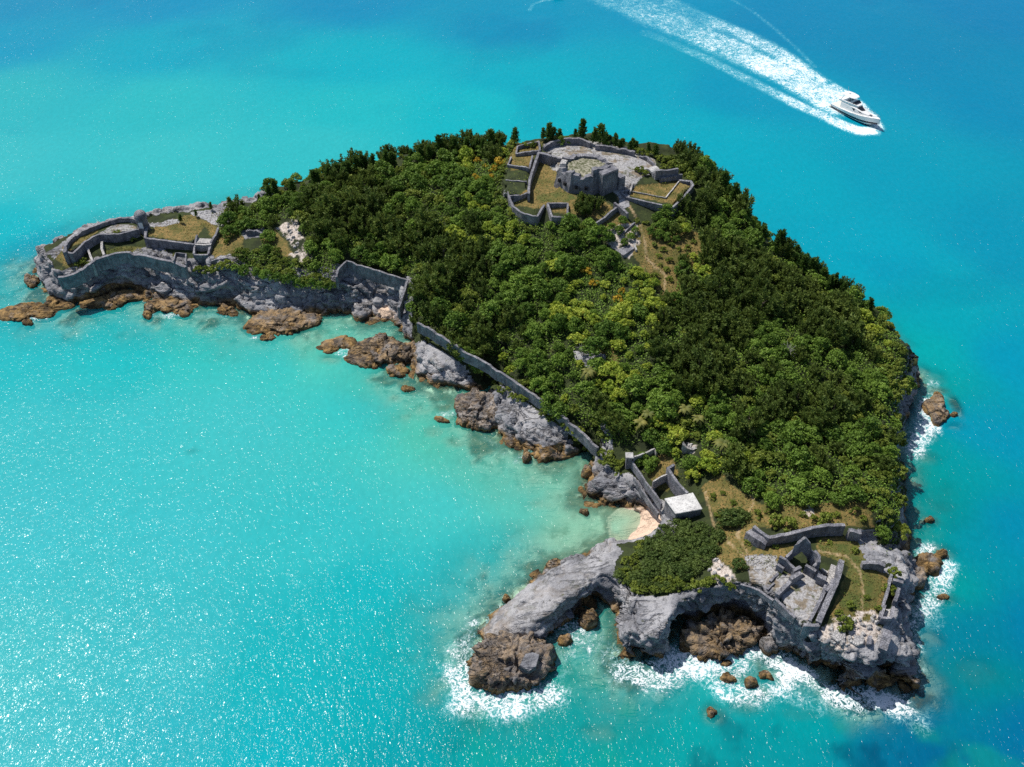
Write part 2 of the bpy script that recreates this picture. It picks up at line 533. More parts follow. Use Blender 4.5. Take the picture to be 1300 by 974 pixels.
CAVES = [((152, 372, 1.2), 4.5, 3.0, 2.6), ((1082, 868, 0.5), 7.0, 5.0, 6.0), ((1010, 838, .5), 4.0, 3.0, 4.0), ((868, 806, 1.0), 4.0, 4.0, 4.0), ((470, 372, 1.5), 5.0, 3.5, 3.5),
         ((1140, 868, .5), 3.5, 3.0, 4.0), ((800, 842, 0.2), 4.0, 2.2, 2.4), ((1100, 702, 6.0), 4.5, 3.5, 3.0), ((930, 792, 2.0), 6.0, 3.0, 2.5), ((740, 775, 0.2), 4.0, 2.0, 2.6)]
terrain, tme = build_terrain()
nV = len(tme.vertices)
co = np.empty(nV * 3, np.float32); tme.vertices.foreach_get('co', co); co = co.reshape(-1, 3).astype(np.float64)
no = np.empty(nV * 3, np.float32); tme.vertices.foreach_get('normal', no); no = no.reshape(-1, 3).astype(np.float64)
vd, vw = coast_signed(co[:, 0], co[:, 1])
steep = 1 - np.clip(no[:, 2], 0, 1)
vpx0, vpy0 = project(co[:, 0], co[:, 1], co[:, 2])
rockz = sstep(1.25, 0.8, vd / vw) * (co[:, 2] > -3)
rockz *= sstep(-1.8, 0.6, vd) * .85 + .15
rockz *= ~in_poly(vpx0, vpy0, [(790,640),(842,640),(845,670),(800,705),(775,690),(780,655)])
rockz *= (vw < 9.6) | (vd < vw * .3) | (vpx0 < 330)
rockz = np.maximum(rockz, sstep(0.22, 0.45, steep) * (vd > -1))
near = rockz > 0.02
P3 = co[near]
tilt = P3.copy(); tilt[:, 2] = P3[:, 2] + 0.22 * P3[:, 0] - 0.18 * P3[:, 1]
blk = fbm(P3 * 0.16, 4, 61, 0.5, ridged=True)
lay = fbm(tilt * np.array([0.14, 0.14, 1.15]), 4, 71)
pit = fbm(P3 * 0.75, 3, 81)
wp = tilt + np.stack([fbm(P3 * .3, 2, 5), fbm(P3 * .3, 2, 6), fbm(P3 * .3, 2, 7)], 1) * 0.9
F1, F2, CID = worley(wp / np.array([3.4, 2.8, 1.7]), 400)
slabm = in_poly(vpx0[near], vpy0[near], [(600,800),(640,765),(700,722),(750,705),(765,735),(740,765),(690,800),(640,825)])
G1, G2, GID = worley(wp / np.array([1.35, 1.2, 0.75]), 500)
seac = sstep(690, 740, vpy0[near]) * sstep(.15, .5, steep[near])
amt = blk * 0.35 + lay * (0.5 + .55 * seac) + (GID - .5) * .5 * seac + pit * 0.14 + (CID - 0.55) * 1.6 - np.exp(-(F2 - F1) / 0.10) * 0.7 + (GID - .5) * 0.24 - np.exp(-(G2 - G1) / 0.12) * 0.25
fade = np.clip((P3[:, 2] + 2.5) / 2.5, 0.2, 1)
amt = np.where(slabm, amt * .38, amt)
co[near] += no[near] * (amt * rockz[near] * fade)[:, None]
for (cp, rx, depth, rz) in CAVES:
    c = at(*cp)
    nh = no.copy(); nh[:, 2] = 0
    L = np.maximum(np.linalg.norm(nh, axis=1), 1e-6)
    q = ((co[:, 0] - c[0]) / rx) ** 2 + ((co[:, 1] - c[1]) / (rx * 0.8)) ** 2 + ((co[:, 2] - c[2]) / rz) ** 2
    g = np.exp(-q ** 2) * (L > 0.25)
    co -= nh / L[:, None] * (g * depth)[:, None]
tme.vertices.foreach_set('co', co.astype(np.float32).ravel())
tme.polygons.foreach_set('use_smooth', np.ones(len(tme.polygons), bool))
tme.update()
no2 = np.empty(nV * 3, np.float32); tme.vertices.foreach_get('normal', no2); no2 = no2.reshape(-1, 3)

# ---- what covers the ground (all of it fixed to the place; polygons were traced on the photograph)
vpx, vpy = project(co[:, 0], co[:, 1], co[:, 2])
jx = n2(co[:, 0], co[:, 1], 0.35, 4, 91) * 7
jy = n2(co[:, 0], co[:, 1], 0.35, 4, 97) * 5
def cover(polys, jit=1.0):
    m = np.zeros(nV, bool)
    for p in polys:
        m |= in_poly(vpx + jx * jit, vpy + jy * jit, p)
    return m
def trail(pts, width, jit=0.25):
    return seg_dist(vpx + jx * jit, (vpy + jy * jit), pts) < width
GRASS_DRY = [[(246,272),(300,262),(312,300),(300,336),(262,338),(272,300)],[(66,322),(84,308),(110,340),(90,346)],[(84,318),(88,305),(112,294),(128,287),(124,296),(105,308)],[(188,300),(198,285),(246,272),(262,285),(246,306)],
 [(676,214),(690,205),(704,215),(714,243),(735,250),(760,252),(775,262),(800,280),(812,300),(790,300),(755,278),(690,265),(655,262),(650,250),(672,240)],
 [(645,186),(690,180),(680,200),(672,215),(645,214)],[(790,246),(853,260),(878,236),(862,230),(800,238)],
 [(806,282),(830,290),(870,290),(900,300),(905,325),(870,350),(865,380),(845,385),(820,345),(800,320)],
 [(268,318),(285,318),(290,328),(268,334)],[(330,300),(345,290),(365,310),(372,325),(355,325)],
 [(888,618),(915,600),(960,640),(1010,640),(1105,635),(1110,668),(1060,668),(1000,672),(960,670),(950,700),(1010,690),(1000,720),(940,725),(915,715),(905,690),(910,660)],
 [(1035,685),(1075,680),(1100,690),(1095,712),(1130,728),(1118,772),(1105,790),(1060,795),(1050,780),(1068,755),(1078,715),(1040,705)],
 [(745,440),(775,430),(790,455),(775,480),(745,478)],[(832,580),(850,572),(862,600),(850,625),(838,622),(822,600)]]
LAWN = [[(1035,690),(1090,690),(1120,735),(1115,770),(1090,775),(1065,770),(1078,720),(1045,700)],[(686,245),(715,245),(735,252),(700,258),(684,254)],[(130,318),(165,312),(230,325),(215,330),(170,320),(135,330)]]
GREY = [[(690,183),(735,176),(800,188),(830,203),(835,215),(815,225),(800,245),(785,250),(775,240),(700,215)],[(125,297),(145,285),(172,287),(176,294),(140,298)],[(978,745),(998,728),(1040,725),(1050,745),(1028,790),(1005,782)],
 [(945,705),(985,705),(990,740),(955,745)],[(785,240),(800,240),(800,262),(785,268)],[(725,445),(770,450),(768,468),(735,466)],[(300,292),(335,290),(335,302),(312,303)],[(240,270),(290,262),(300,275),(280,290),(262,280)]]
PAVED = [[(690,183),(735,176),(800,188),(830,203),(835,215),(815,225),(800,245),(785,250),(775,240),(700,215)],[(978,745),(998,728),(1040,725),(1050,745),(1030,790),(1005,785)],[(945,705),(985,705),(990,740),(955,745)],[(125,297),(145,285),(172,287),(176,294),(140,298)]]
PALE = [[(1045,795),(1068,775),(1110,775),(1120,800),(1112,818),(1060,830),(1045,820)],[(895,712),(910,708),(935,735),(930,745),(905,740)],[(350,290),(375,275),(385,305),(390,325),(378,328),(370,310)],
 [(768,292),(808,280),(812,310),(800,330),(775,312)],[(870,562),(885,566),(880,577),(868,574)],[(1048,725),(1062,720),(1055,742),(1048,740)],[(365,322),(390,318),(398,330),(380,334)],[(1015,655),(1025,632),(1032,655)]]
PATHS = [([(800,262),(815,290),(822,330),(845,350),(842,385)], 2.6),([(895,625),(905,665),(925,690),(945,705)], 3.2),([(950,705),(935,680),(955,640),(955,610)], 3.0),([(1040,700),(1075,706),(1092,725),(1096,750),(1094,775)], 2.6),([(785,252),(800,262)], 4)]
SAND = [[(785,646),(838,645),(840,662),(830,678),(800,697),(775,688),(770,660)],[(482,388),(500,388),(500,405),(478,402)]]
BROWN = [[(140,360),(185,365),(240,385),(310,392),(320,408),(200,402),(80,394),(85,382)],[(500,438),(530,440),(528,470),(500,466)],[(655,560),(690,568),(720,560),(712,592),(650,592)],[(860,790),(968,795),(968,840),(860,840)],[(596,830),(706,826),(706,885),(596,885)],[(1075,840),(1170,860),(1170,910),(1075,905)]]
interior = vd / vw > 0.9
veg = np.ones(nV)
rock_f = sstep(1.12, 0.92, vd / vw + n2(co[:, 0], co[:, 1], 0.3, 4, 55) * 0.35)
rock_f = np.maximum(rock_f, sstep(0.42, 0.62, 1 - np.clip(no2[:, 2], 0, 1)))
ROCKY = [[(490,400),(510,404),(530,418),(595,460),(645,495),(715,545),(748,572),(745,585),(640,560),(560,500),(500,470)],[(420,335),(445,335),(515,358),(503,400),(440,400)],[(735,590),(775,600),(800,600),(835,640),(820,655),(730,645)],
 [(600,800),(660,740),(740,700),(785,688),(790,700),(775,735),(790,755),(780,785),(720,800),(650,830)],[(785,752),(845,757),(880,748),(905,745),(940,745),(975,750),(1020,790),(1050,800),(1065,822),(1110,818),(1125,790),(1145,740),(1120,725),(1150,705),(1175,720),(1165,890),(1060,880),(960,830),(780,850)],
 [(1142,640),(1152,640),(1160,700),(1146,700)],[(1092,694),(1150,690),(1158,716),(1102,714)],[(1138,480),(1160,470),(1165,520),(1140,530)],[(270,345),(330,345),(440,375),(440,400),(260,395)],[(1080,672),(1110,672),(1118,700),(1100,710),(1092,690)],[(150,276),(180,279),(178,284),(150,281),(110,292),(84,308),(70,330),(60,320),(110,286)],[(186,283),(200,281),(230,278),(228,284),(195,288)]]
rock_f = np.maximum(rock_f, cover(ROCKY, 0.8) * 1.0)
rock_f = np.maximum(rock_f, cover(GREY, 0.5) * 1.0)
LWW = atv([(530,409,9.3),(570,433,9.0),(620,462,8.6),(680,503,7.8),(742,552,6.6),(759,569,6.0)])
uphill = (seg_dist(co[:, 0], co[:, 1], LWW[:, :2]) < 12) & (co[:, 0] > LWW[0, 0] - 2) & (co[:, 0] < LWW[-1, 0] + 1) & (co[:, 1] > np.interp(co[:, 0], LWW[:, 0], LWW[:, 1]) - .2)
rock_f = np.where(uphill, 0, rock_f)
NOROCK = [[(520,395),(700,500),(790,560),(900,560),(1140,440),(1145,620),(1130,690),(1110,660),(930,640),(860,740),(800,745),(778,715),(830,690),(850,670)],[(250,338),(300,330),(430,350),(430,370),(330,345),(290,350)]]
deep_in = (vd / vw > 1.15) & (no2[:, 2] > 0.55)
rock_f = np.where((vw > 9.6) & (vd > vw * .2) & ~cover(GREY + ROCKY, .5), 0, rock_f)
rock_f = np.where((vpx > 1100) & (vpy < 700) & (vd > .9) & (no2[:, 2] > .45) & ~cover(ROCKY, .5), 0, rock_f)
rock_f = np.where(cover(NOROCK, .6) & deep_in & ~cover(GREY + ROCKY, .5), 0, rock_f)
dry_f = cover(GRASS_DRY) * 1.0
lawn_f = cover(LAWN) * 1.0
pale_f = cover(PALE) * 1.0
path_f = np.zeros(nV)
for pts, w in PATHS:
    path_f = np.maximum(path_f, trail(pts, w * .55, .35) * 1.0)
sand_f = cover(SAND, 0.3) * (co[:, 2] < 1.9)
brown_f = cover(BROWN, 1.2) * sstep(4.5, 2.0, co[:, 2])
for nm, v in (('rock', rock_f), ('dry', dry_f), ('lawn', lawn_f), ('pale', pale_f), ('path', path_f), ('paved', np.maximum(cover(PAVED, .4) * 1.0, cover([[(608,800),(640,770),(700,728),(745,712),(755,735),(735,762),(690,796),(640,818)]]) * .35)), ('sand', sand_f), ('brown', brown_f)):
    set_attr(tme, nm, v)

def make_ground_mat():
    t = NT('island_ground')
    P = t.pos()
    rk, rh, z = rock_colour(t, P, t.attr('brown'))
    n1 = t.noise(P, 0.35, 5, 0.6)
    n3 = t.noise(P, 2.2, 5, 0.7)
    soil = t.mix(t.smooth(n1, 0.35, 0.65), (0.020, 0.028, 0.010), (0.042, 0.058, 0.016))
    dry = t.mix(t.smooth(n1, 0.36, 0.62), (0.13, 0.11, 0.028), (0.28, 0.185, 0.065))
    dry = t.mix(t.smooth(n3, 0.42, 0.62, 0, .8), dry, (0.07, 0.085, 0.022))
    lawn = t.mix(t.smooth(n1, 0.38, 0.62), (0.080, 0.100, 0.022), (0.150, 0.130, 0.036))
    lawn = t.mix(t.smooth(n3, 0.45, 0.65, 0, .6), lawn, (0.05, 0.075, 0.018))
    pale = t.mix(t.smooth(n3, 0.35, 0.6), (0.30, 0.25, 0.21), (0.68, 0.60, 0.54))
    path = t.mix(t.smooth(n3, 0.35, 0.6), (0.26, 0.17, 0.07), (0.45, 0.34, 0.20))
    c = t.mix(t.attr('dry'), soil, dry)
    c = t.mix(t.attr('lawn'), c, lawn)
    c = t.mix(t.math('MULTIPLY', t.attr('path'), t.smooth(n1, .35, .55, .15, .85)), c, path)
    rfac = t.smooth(t.math('ADD', t.attr('rock'), t.math('MULTIPLY', t.math('SUBTRACT', n3, 0.5), 0.8)), 0.35, 0.65)
    c = t.mix(rfac, c, rk)
    pv = t.mix(t.smooth(n3, 0.34, 0.58), (0.24, 0.235, 0.24), (0.46, 0.45, 0.45))
    pv = t.mix(t.smooth(t.noise(t.mapping(P, loc=(1, 8, 4)), 1.1, 4, .7), .56, .66, 0, .8), pv, (0.13, 0.12, 0.07))
    pv = t.mix(t.smooth(t.noise(t.mapping(P, loc=(31, 8, 4)), 0.33, 5, .65), .50, .60, 0, .85), pv, (0.20, 0.15, 0.085))
    pv = t.mix(t.smooth(t.noise(t.mapping(P, loc=(3, 81, 4)), 0.45, 5, .65), .57, .66, 0, .9), pv, (0.08, 0.09, 0.03))
    c = t.mix(t.math('MULTIPLY', t.attr('paved'), 0.92), c, pv)
    moss = t.noise(t.mapping(P, loc=(17, 5, 2)), 0.45, 5, 0.7)
    tuft = t.math('MULTIPLY', t.smooth(moss, 0.62, 0.68), t.smooth(z, 3.0, 5.0))
    c = t.mix(t.math('MULTIPLY', tuft, 0.8), c, (0.075, 0.085, 0.022))
    c = t.mix(t.math('MULTIPLY', t.attr('pale'), t.smooth(n1, .40, .52)), c, pale)
    sand = t.mix(t.noise(P, 1.0, 3), (0.70, 0.50, 0.37), (0.80, 0.62, 0.48))
    c = t.mix(t.attr('sand'), c, sand)
    bedn = t.noise(t.mapping(P, loc=(3, 77, 0)), 0.28, 5, 0.65)
    bed = t.mix(t.smooth(bedn, 0.50, 0.64), (0.80, 0.82, 0.64), (0.26, 0.20, 0.09))
    bed = t.mix(t.attr('sand'), bed, (0.82, 0.80, 0.66))
    c = t.mix(t.smooth(z, -0.75, -0.2, 1, 0), c, bed)
    # brown reef tops
    return t.base(c, 0.9, t.bump(t.math('ADD', t.math('MULTIPLY', rh, rfac), t.math('MULTIPLY', n3, 0.5)), 0.8, 0.5))
tme.materials.clear()
tme.materials.append(make_ground_mat())
tag(terrain, None, None, None, 'structure')

# ------------------------------------------------------------------ the sea
def axis(lo, hi, step, far):
    core = np.arange(lo, hi, step)
    out, s, v = [], step, core[-1]
    while v < far:
        s *= 1.35; v += s; out.append(v)
    pre, s, v = [], step, core[0]
    while v > -far:
        s *= 1.35; v -= s; pre.append(v)
    return np.concatenate([pre[::-1], core, out])
wx = axis(-205, 205, 0.75, 9000); wy = axis(68, 395, 0.75, 9000)
WX, WY = np.meshgrid(wx, wy)
X, Y = WX.ravel(), WY.ravel()
inz = (X > -210) & (X < 210) & (Y > 66) & (Y < 400)
# colour of the water over its bed, in display values, at points of the photograph
TINTS = [(0,0,0,150,191),(200,0,0,152,193),(450,0,0,148,191),(650,30,0,150,187),(850,0,0,150,190),(1000,20,0,140,185),(1290,10,0,136,185),(1290,120,0,144,185),(1150,60,0,140,183),(1150,220,0,160,187),(1290,300,0,152,183),(0,60,0,160,195),(200,70,0,172,195),(450,80,0,178,195),(0,120,46,188,195),(200,130,43,190,195),(450,140,28,188,195),(650,100,0,172,191),(800,110,0,165,190),(950,120,0,155,188),(0,220,58,192,197),(200,210,56,194,197),(400,190,48,192,197),(600,140,8,184,195),(750,140,0,178,193),(900,180,0,172,193),(1000,230,0,170,192),(0,290,8,184,195),(100,250,52,192,197),(40,320,0,170,191),(10,345,8,178,191),(0,370,18,185,190),(1100,320,0,166,191),(1200,400,0,166,182),(1290,450,0,154,185),(1180,450,0,172,176),(1290,560,0,148,179),(1230,540,0,152,181),(1170,600,0,158,152),(1210,600,0,156,167),(1290,680,0,140,175),(1230,700,0,144,167),(1290,800,0,124,167),(1220,800,0,128,155),(1290,930,0,112,160),(1200,900,0,126,154),(1230,860,0,138,143),(1100,940,0,112,150),(1180,960,0,100,145),(0,450,36,188,193),(150,440,31,190,193),(250,430,51,195,188),(350,460,56,196,191),(0,560,62,194,199),(150,560,62,195,199),(300,540,66,196,197),(450,520,56,196,193),(500,480,71,200,185),(400,430,91,205,183),(560,540,81,200,178),(0,700,66,194,201),(200,700,62,193,199),(400,680,54,192,195),(550,650,66,196,193),(650,640,86,200,185),(700,620,111,208,183),(740,670,136,214,183),(790,670,158,222,186),(815,665,193,226,186),(620,600,86,202,183),(690,600,121,208,181),(0,850,70,194,199),(200,850,62,190,197),(330,860,18,180,187),(450,760,18,182,189),(550,740,41,188,193),(600,720,46,190,191),(640,700,56,192,189),(520,820,0,180,184),(0,960,66,190,197),(200,960,46,182,193),(350,950,8,178,190),(450,900,0,172,180),(500,950,0,158,168),(600,940,0,160,162),(700,930,0,158,158),(700,870,0,168,162),(800,930,0,156,156),(850,900,0,162,162),(950,930,0,148,156),(1000,900,0,160,164),(750,830,36,185,178),(760,790,58,190,176),(830,870,8,170,176),(900,860,28,178,176),(1050,890,0,160,165),(1180,720,0,160,155),(1175,680,0,158,152),(1190,650,0,150,150),(1190,500,0,160,155),(1150,590,0,158,148)]
TINT = np.array(TINTS, float)
def lin(c):
    c = np.asarray(c, float) / 255.0
    return np.where(c <= 0.04045, c / 12.92, ((c + 0.055) / 1.055) ** 2.4)
tc = lin(TINT[:, 2:])
tw = np.array([at(a, b)[:2] for a, b in TINT[:, :2]])
def tint_at(x, y):
    px, py = project(x, y, np.zeros_like(x))
    x = np.clip(x, -215, 215); y = np.clip(y, 68, 400)
    num = np.zeros((len(x), 3)); den = np.zeros(len(x))
    wob = n2(x, y, 0.03, 3, 141) * 7; wob2 = n2(x, y, 0.03, 3, 147) * 7
    for (a, b), c in zip(tw, tc):
        w = 1.0 / (((x + wob - a) ** 2 + (y + wob2 - b) ** 2) + 40.0) ** 2.0
        num += w[:, None] * c; den += w
    return num / den[:, None]
tint = tint_at(X, Y)
# patches of weed and sand
pat = n2(X, Y, 0.045, 5, 151)
wpx, wpy = project(X, Y, np.zeros_like(X))
wd = np.full(X.shape, -100.0); bedz = np.full(X.shape, -9.0); cwid = np.full(X.shape, 5.0)
wd[inz], _ = coast_signed(X[inz], Y[inz])
gi = inz & (X > GX0 + 1) & (X < GX1 - 2) & (Y > GY0 + 1) & (Y < GY1 - 2)
bedz[gi] = ground(X[gi], Y[gi])
open_sea = sstep(520, 640, wpx) * sstep(690, 860, wpy) + sstep(1120, 1180, wpx) * sstep(420, 700, wpy)
osea = np.clip(open_sea, 0, 1)
weed = .8 * osea * sstep(0.08, 0.34, n2(X, Y, 0.085, 5, 151)) * sstep(96, 70, np.abs(X))
tint = tint * (1 - weed[:, None] * np.array([.2, .50, .42]))
sandy = osea * sstep(0.12, 0.36, n2(X, Y, 0.055, 5, 157))
tint = tint * (1 - .4 * sandy[:, None]) + sandy[:, None] * .4 * lin([20, 165, 135])
bayw = (1 - osea) * sstep(0.22, 0.5, n2(X, Y, 0.02, 4, 159))
tint = tint * (1 - bayw[:, None] * np.array([.35, .10, .05]))
tint *= (1 + 0.06 * n2(X, Y, 0.012, 3, 161))[:, None]
depth = np.maximum(-bedz, 0)
opac = 1 - np.exp(-depth * 0.95)
opac = np.where(depth > 4.2, 1.0, opac)
opac = np.clip(opac + 0.10, 0, 1)

# surf: broken water where the swell meets the exposed shore, and the boats' wakes
foam = np.zeros(X.shape)
def surf(pts, width, strength):
    w = atv([(a, b, 0) for a, b in pts])[:, :2]
    m = inz
    width = width * 1.3
    q = seg_dist(X[m], Y[m], w)
    f = strength * sstep(width, width * 0.15, q + n2(X[m], Y[m], 0.25, 3, 171) * width * 0.35)
    f *= 1 + .28 * n2(X[m], Y[m], 0.16, 3, 177)
    foam[m] = np.maximum(foam[m], f * .93)
for s in [([(596,850),(585,862),(592,885),(625,895),(660,890),(695,880)], 5.6, .92), ([(600,800),(588,825),(590,850)], 4.0, .85), ([(640,770),(615,795)], 2.4, .7),
          ([(712,820),(725,805),(745,810),(760,825),(790,848)], 4.5, .72), ([(705,860),(715,845),(720,830)], 3.2, .75), ([(690,805),(735,795)], 2.5, .8), ([(790,855),(830,860),(860,840),(880,845)], 4.5, 1.0),
          ([(850,850),(880,840),(920,848),(955,830),(975,835),(1000,850)], 5.2, 1.0), ([(905,860),(930,880),(960,885),(990,870)], 4.0, .85), ([(985,840),(1020,860),(1050,880),(1085,890)], 4.2, 1.0), ([(1000,880),(1030,890),(1060,895),(1090,905)], 3.2, .75),
          ([(1112,885),(1130,895),(1150,900)], 3.4, 1.0), ([(1150,900),(1165,915)], 3.5, .7), ([(1168,870),(1163,850),(1158,835)], 2.6, .75), ([(1160,820),(1158,800),(1162,785)], 3.0, .85), ([(1165,780),(1180,765),(1195,740),(1203,722)], 3.4, .95), ([(1160,790),(1185,785)], 3.5, .7),
          ([(1172,705),(1178,697)], 2.6, 1.0), ([(1160,575),(1168,555),(1176,530),(1178,512)], 3.6, .95), ([(1168,562),(1182,545)], 3.0, .85), ([(1180,502),(1184,488)], 2.4, .8), ([(1190,500),(1182,530)], 2.0, .7),
          ([(430,448),(445,440),(440,452)], 1.6, .75), ([(560,528),(575,525)], 2.0, .7), ([(655,588),(672,572)], 1.4, .7), ([(665,540),(690,585)], 1.0, .5), ([(0,405),(20,402),(60,404)], 1.6, .9), ([(190,400),(215,402),(230,398)], 1.6, .8), ([(245,402),(300,402)], 1.5, .6), ([(320,430),(345,427)], 1.4, .7),
          ([(500,475),(525,482)], 1.2, .5), ([(160,376),(172,380)], 1.6, .7), ([(608,505),(590,510)], 1.2, .55), ([(605,545),(640,575)], 1.6, .5)]:
    surf(*s)
shore = sstep(2.2, 0.0, -wd) * (wd < 0.6) * (0.25 + 0.6 * np.clip(open_sea, 0, 1)) * inz
foam = np.maximum(foam, shore * 0.75)

bow = at(1113, 164)[:2]; stern = at(1058, 136)[:2]
wake = np.zeros(X.shape)
def wake_band(pts, w0, w1, s0, s1):
    w = atv([(a, b, 0) for a, b in pts])[:, :2]
    u = np.linspace(0, 1, len(w))
    m = (wpx > 600) & (wpx < 1180) & (wpy < 240) & (wpy > -80) & (Y > 200) & (Y < 470)
    q, k = seg_dist(X[m], Y[m], w, False, u)
    wid = w0 + (w1 - w0) * k
    f = (s0 + (s1 - s0) * k) * sstep(wid, wid * 0.3, q)
    f *= 1 + .30 * n2(X[m], Y[m], 0.13, 3, 187)
    wake[m] = np.maximum(wake[m], f * .95)
wake_band([(1060,138),(1030,116),(990,92),(940,68),(890,44),(830,18),(780,-5),(740,-20)], 8.0, 20, 1.1, .50)
wake_band([(1062,140),(1030,120),(990,97),(940,76),(890,54),(830,28),(780,6),(740,-10)], 3.0, 7, 1.0, .56)
wake_band([(1075,134),(1050,110),(1025,93),(985,65),(940,43),(890,23),(840,0)], 5.0, 9, 1.08, .54)
wake_band([(1106,167),(1090,167),(1070,159),(1042,146),(1010,132),(975,114),(940,97),(900,76),(860,58),(820,42)], 4.4, 4.5, 1.15, .42)
wake_band([(1114,162),(1105,147),(1090,132),(1072,118),(1050,104)], 3.8, 3.5, .95, .8)
wake_band([(1035,85),(1010,60),(985,38),(955,14),(930,0)], 1.4, 1.8, .50, .46)
wake_band([(672,14),(676,6),(690,1),(700,0)], 1.3, 1.6, .55, .6)
foam = np.maximum(foam, wake)
aer = np.clip(wake * 0.9, 0, 1)
sm = sstep(0.15, 0.9, aer)[:, None]
tint = tint * (1 - 0.45 * sm) + np.array(lin([70, 190, 215])) * 0.45 * sm
# wind rows of small whitecaps far out
def caps(pts, w, s):
    wake_band(pts, w, w, s, s)
tint /= 1.40                                   # display value -> albedo under this sun and sky
bulge = sstep(0.3, 1.0, foam) * (0.18 + 0.25 * n2(X, Y, 0.5, 3, 181)) * inz
swell = (n2(X, Y, 0.10, 3, 191) * 0.10) * inz * sstep(0.5, 3, -wd)
ny_, nx_ = WX.shape
ii = np.arange(nx_ * ny_).reshape(ny_, nx_)
wf = np.stack([ii[:-1, :-1], ii[:-1, 1:], ii[1:, 1:], ii[1:, :-1]], -1).reshape(-1, 4)
wme = mesh_arrays('sea', np.stack([X, Y, bulge + swell], 1), wf, True)
set_col(wme, 'tint', np.clip(tint, 0, 1))
set_attr(wme, 'opac', opac); set_attr(wme, 'foam', foam)

def make_sea_mat():
    t = NT('sea_water')
    P = t.pos()
    tintc = t.attr('tint', True)
    wv = t.mapping(P, (1.0, 0.6, 1.0), rot=(0, 0, R(-28)))
    w1 = t.noise(wv, 0.30, 2, 0.5, 0.5)
    w2 = t.noise(wv, 1.8, 1, 0.5, 0.8)
    h = t.math('ADD', t.math('MULTIPLY', w1, 0.34), t.math('MULTIPLY', w2, 0.20))
    gust = t.smooth(t.noise(t.mapping(P, (1.0, 0.5, 1.0), rot=(0, 0, R(-20)), loc=(4, 8, 0)), 0.055, 4, 0.6), 0.3, 0.7, 0.58, 1.42)
    facet = t.bump(t.math('MULTIPLY', h, gust), 1.0, 1.0)
    # light scattered back out of the water body: little touched by the small waves
    tv = t.scale_col(tintc, t.smooth(t.noise(wv, 0.9, 4, 0.65), 0.3, 0.7, 0.95, 1.05))
    foam = t.attr('foam')
    f1 = t.noise(P, 0.50, 6, 0.70, 1.0)
    f2 = t.noise(t.mapping(P, loc=(5, 9, 1)), 1.9, 6, 0.72, 0.8)
    rid = t.math('ABSOLUTE', t.math('SUBTRACT', t.noise(t.mapping(P, loc=(50, 3, 8)), 0.75, 5, 0.66, 1.4), 0.5))
    web = t.smooth(rid, 0.0, 0.09, 0.13, -0.06)
    fn = t.math('ADD', t.math('ADD', t.math('MULTIPLY', f1, 0.55), t.math('MULTIPLY', f2, 0.45)), web)
    th = t.math('SUBTRACT', 0.98, t.math('MULTIPLY', foam, 0.545))
    df = t.math('SUBTRACT', fn, th)
    on = t.smooth(foam, 0.03, 0.2)
    fm = t.math('MULTIPLY', t.smooth(df, -0.03, 0.10), on, clamp=True)
    veil = t.math('MULTIPLY', t.smooth(df, -0.24, 0.10, 0, 0.62), on, clamp=True)
    tv = t.mix(veil, tv, (0.30, 0.66, 0.70))
    fcol = t.mix(t.smooth(f2, 0.3, 0.7), (0.66, 0.74, 0.78), (0.88, 0.90, 0.91))
    col = t.mix(fm, tv, fcol)
    dif = t.node('ShaderNodeBsdfDiffuse')
    t.l(col, dif.inputs[0])
    tr = t.node('ShaderNodeBsdfTransparent')
    tr.inputs[0].default_value = (0.84, 0.985, 0.965, 1)
    body = t.node('ShaderNodeMixShader')
    t.l(t.math('MAXIMUM', t.attr('opac'), t.math('MAXIMUM', fm, veil)), body.inputs[0])
    t.l(tr.outputs[0], body.inputs[1]); t.l(dif.outputs[0], body.inputs[2])
    gl = t.node('ShaderNodeBsdfGlossy', distribution='GGX')
    gl.inputs['Roughness'].default_value = 0.085
    t.l(facet, gl.inputs['Normal'])
    fr = t.node('ShaderNodeFresnel')
    fr.inputs['IOR'].default_value = 1.29
    ms = t.node('ShaderNodeMixShader')
    t.l(t.math('MULTIPLY', fr.outputs[0], t.smooth(fm, 0, 0.5, 1, 0)), ms.inputs[0])
    t.l(body.outputs[0], ms.inputs[1]); t.l(gl.outputs[0], ms.inputs[2])
    t.l(ms.outputs[0], t.out.inputs['Surface'])
    return t.m
sea = link('sea', wme, make_sea_mat())
tag(sea, None, None, None, 'structure')

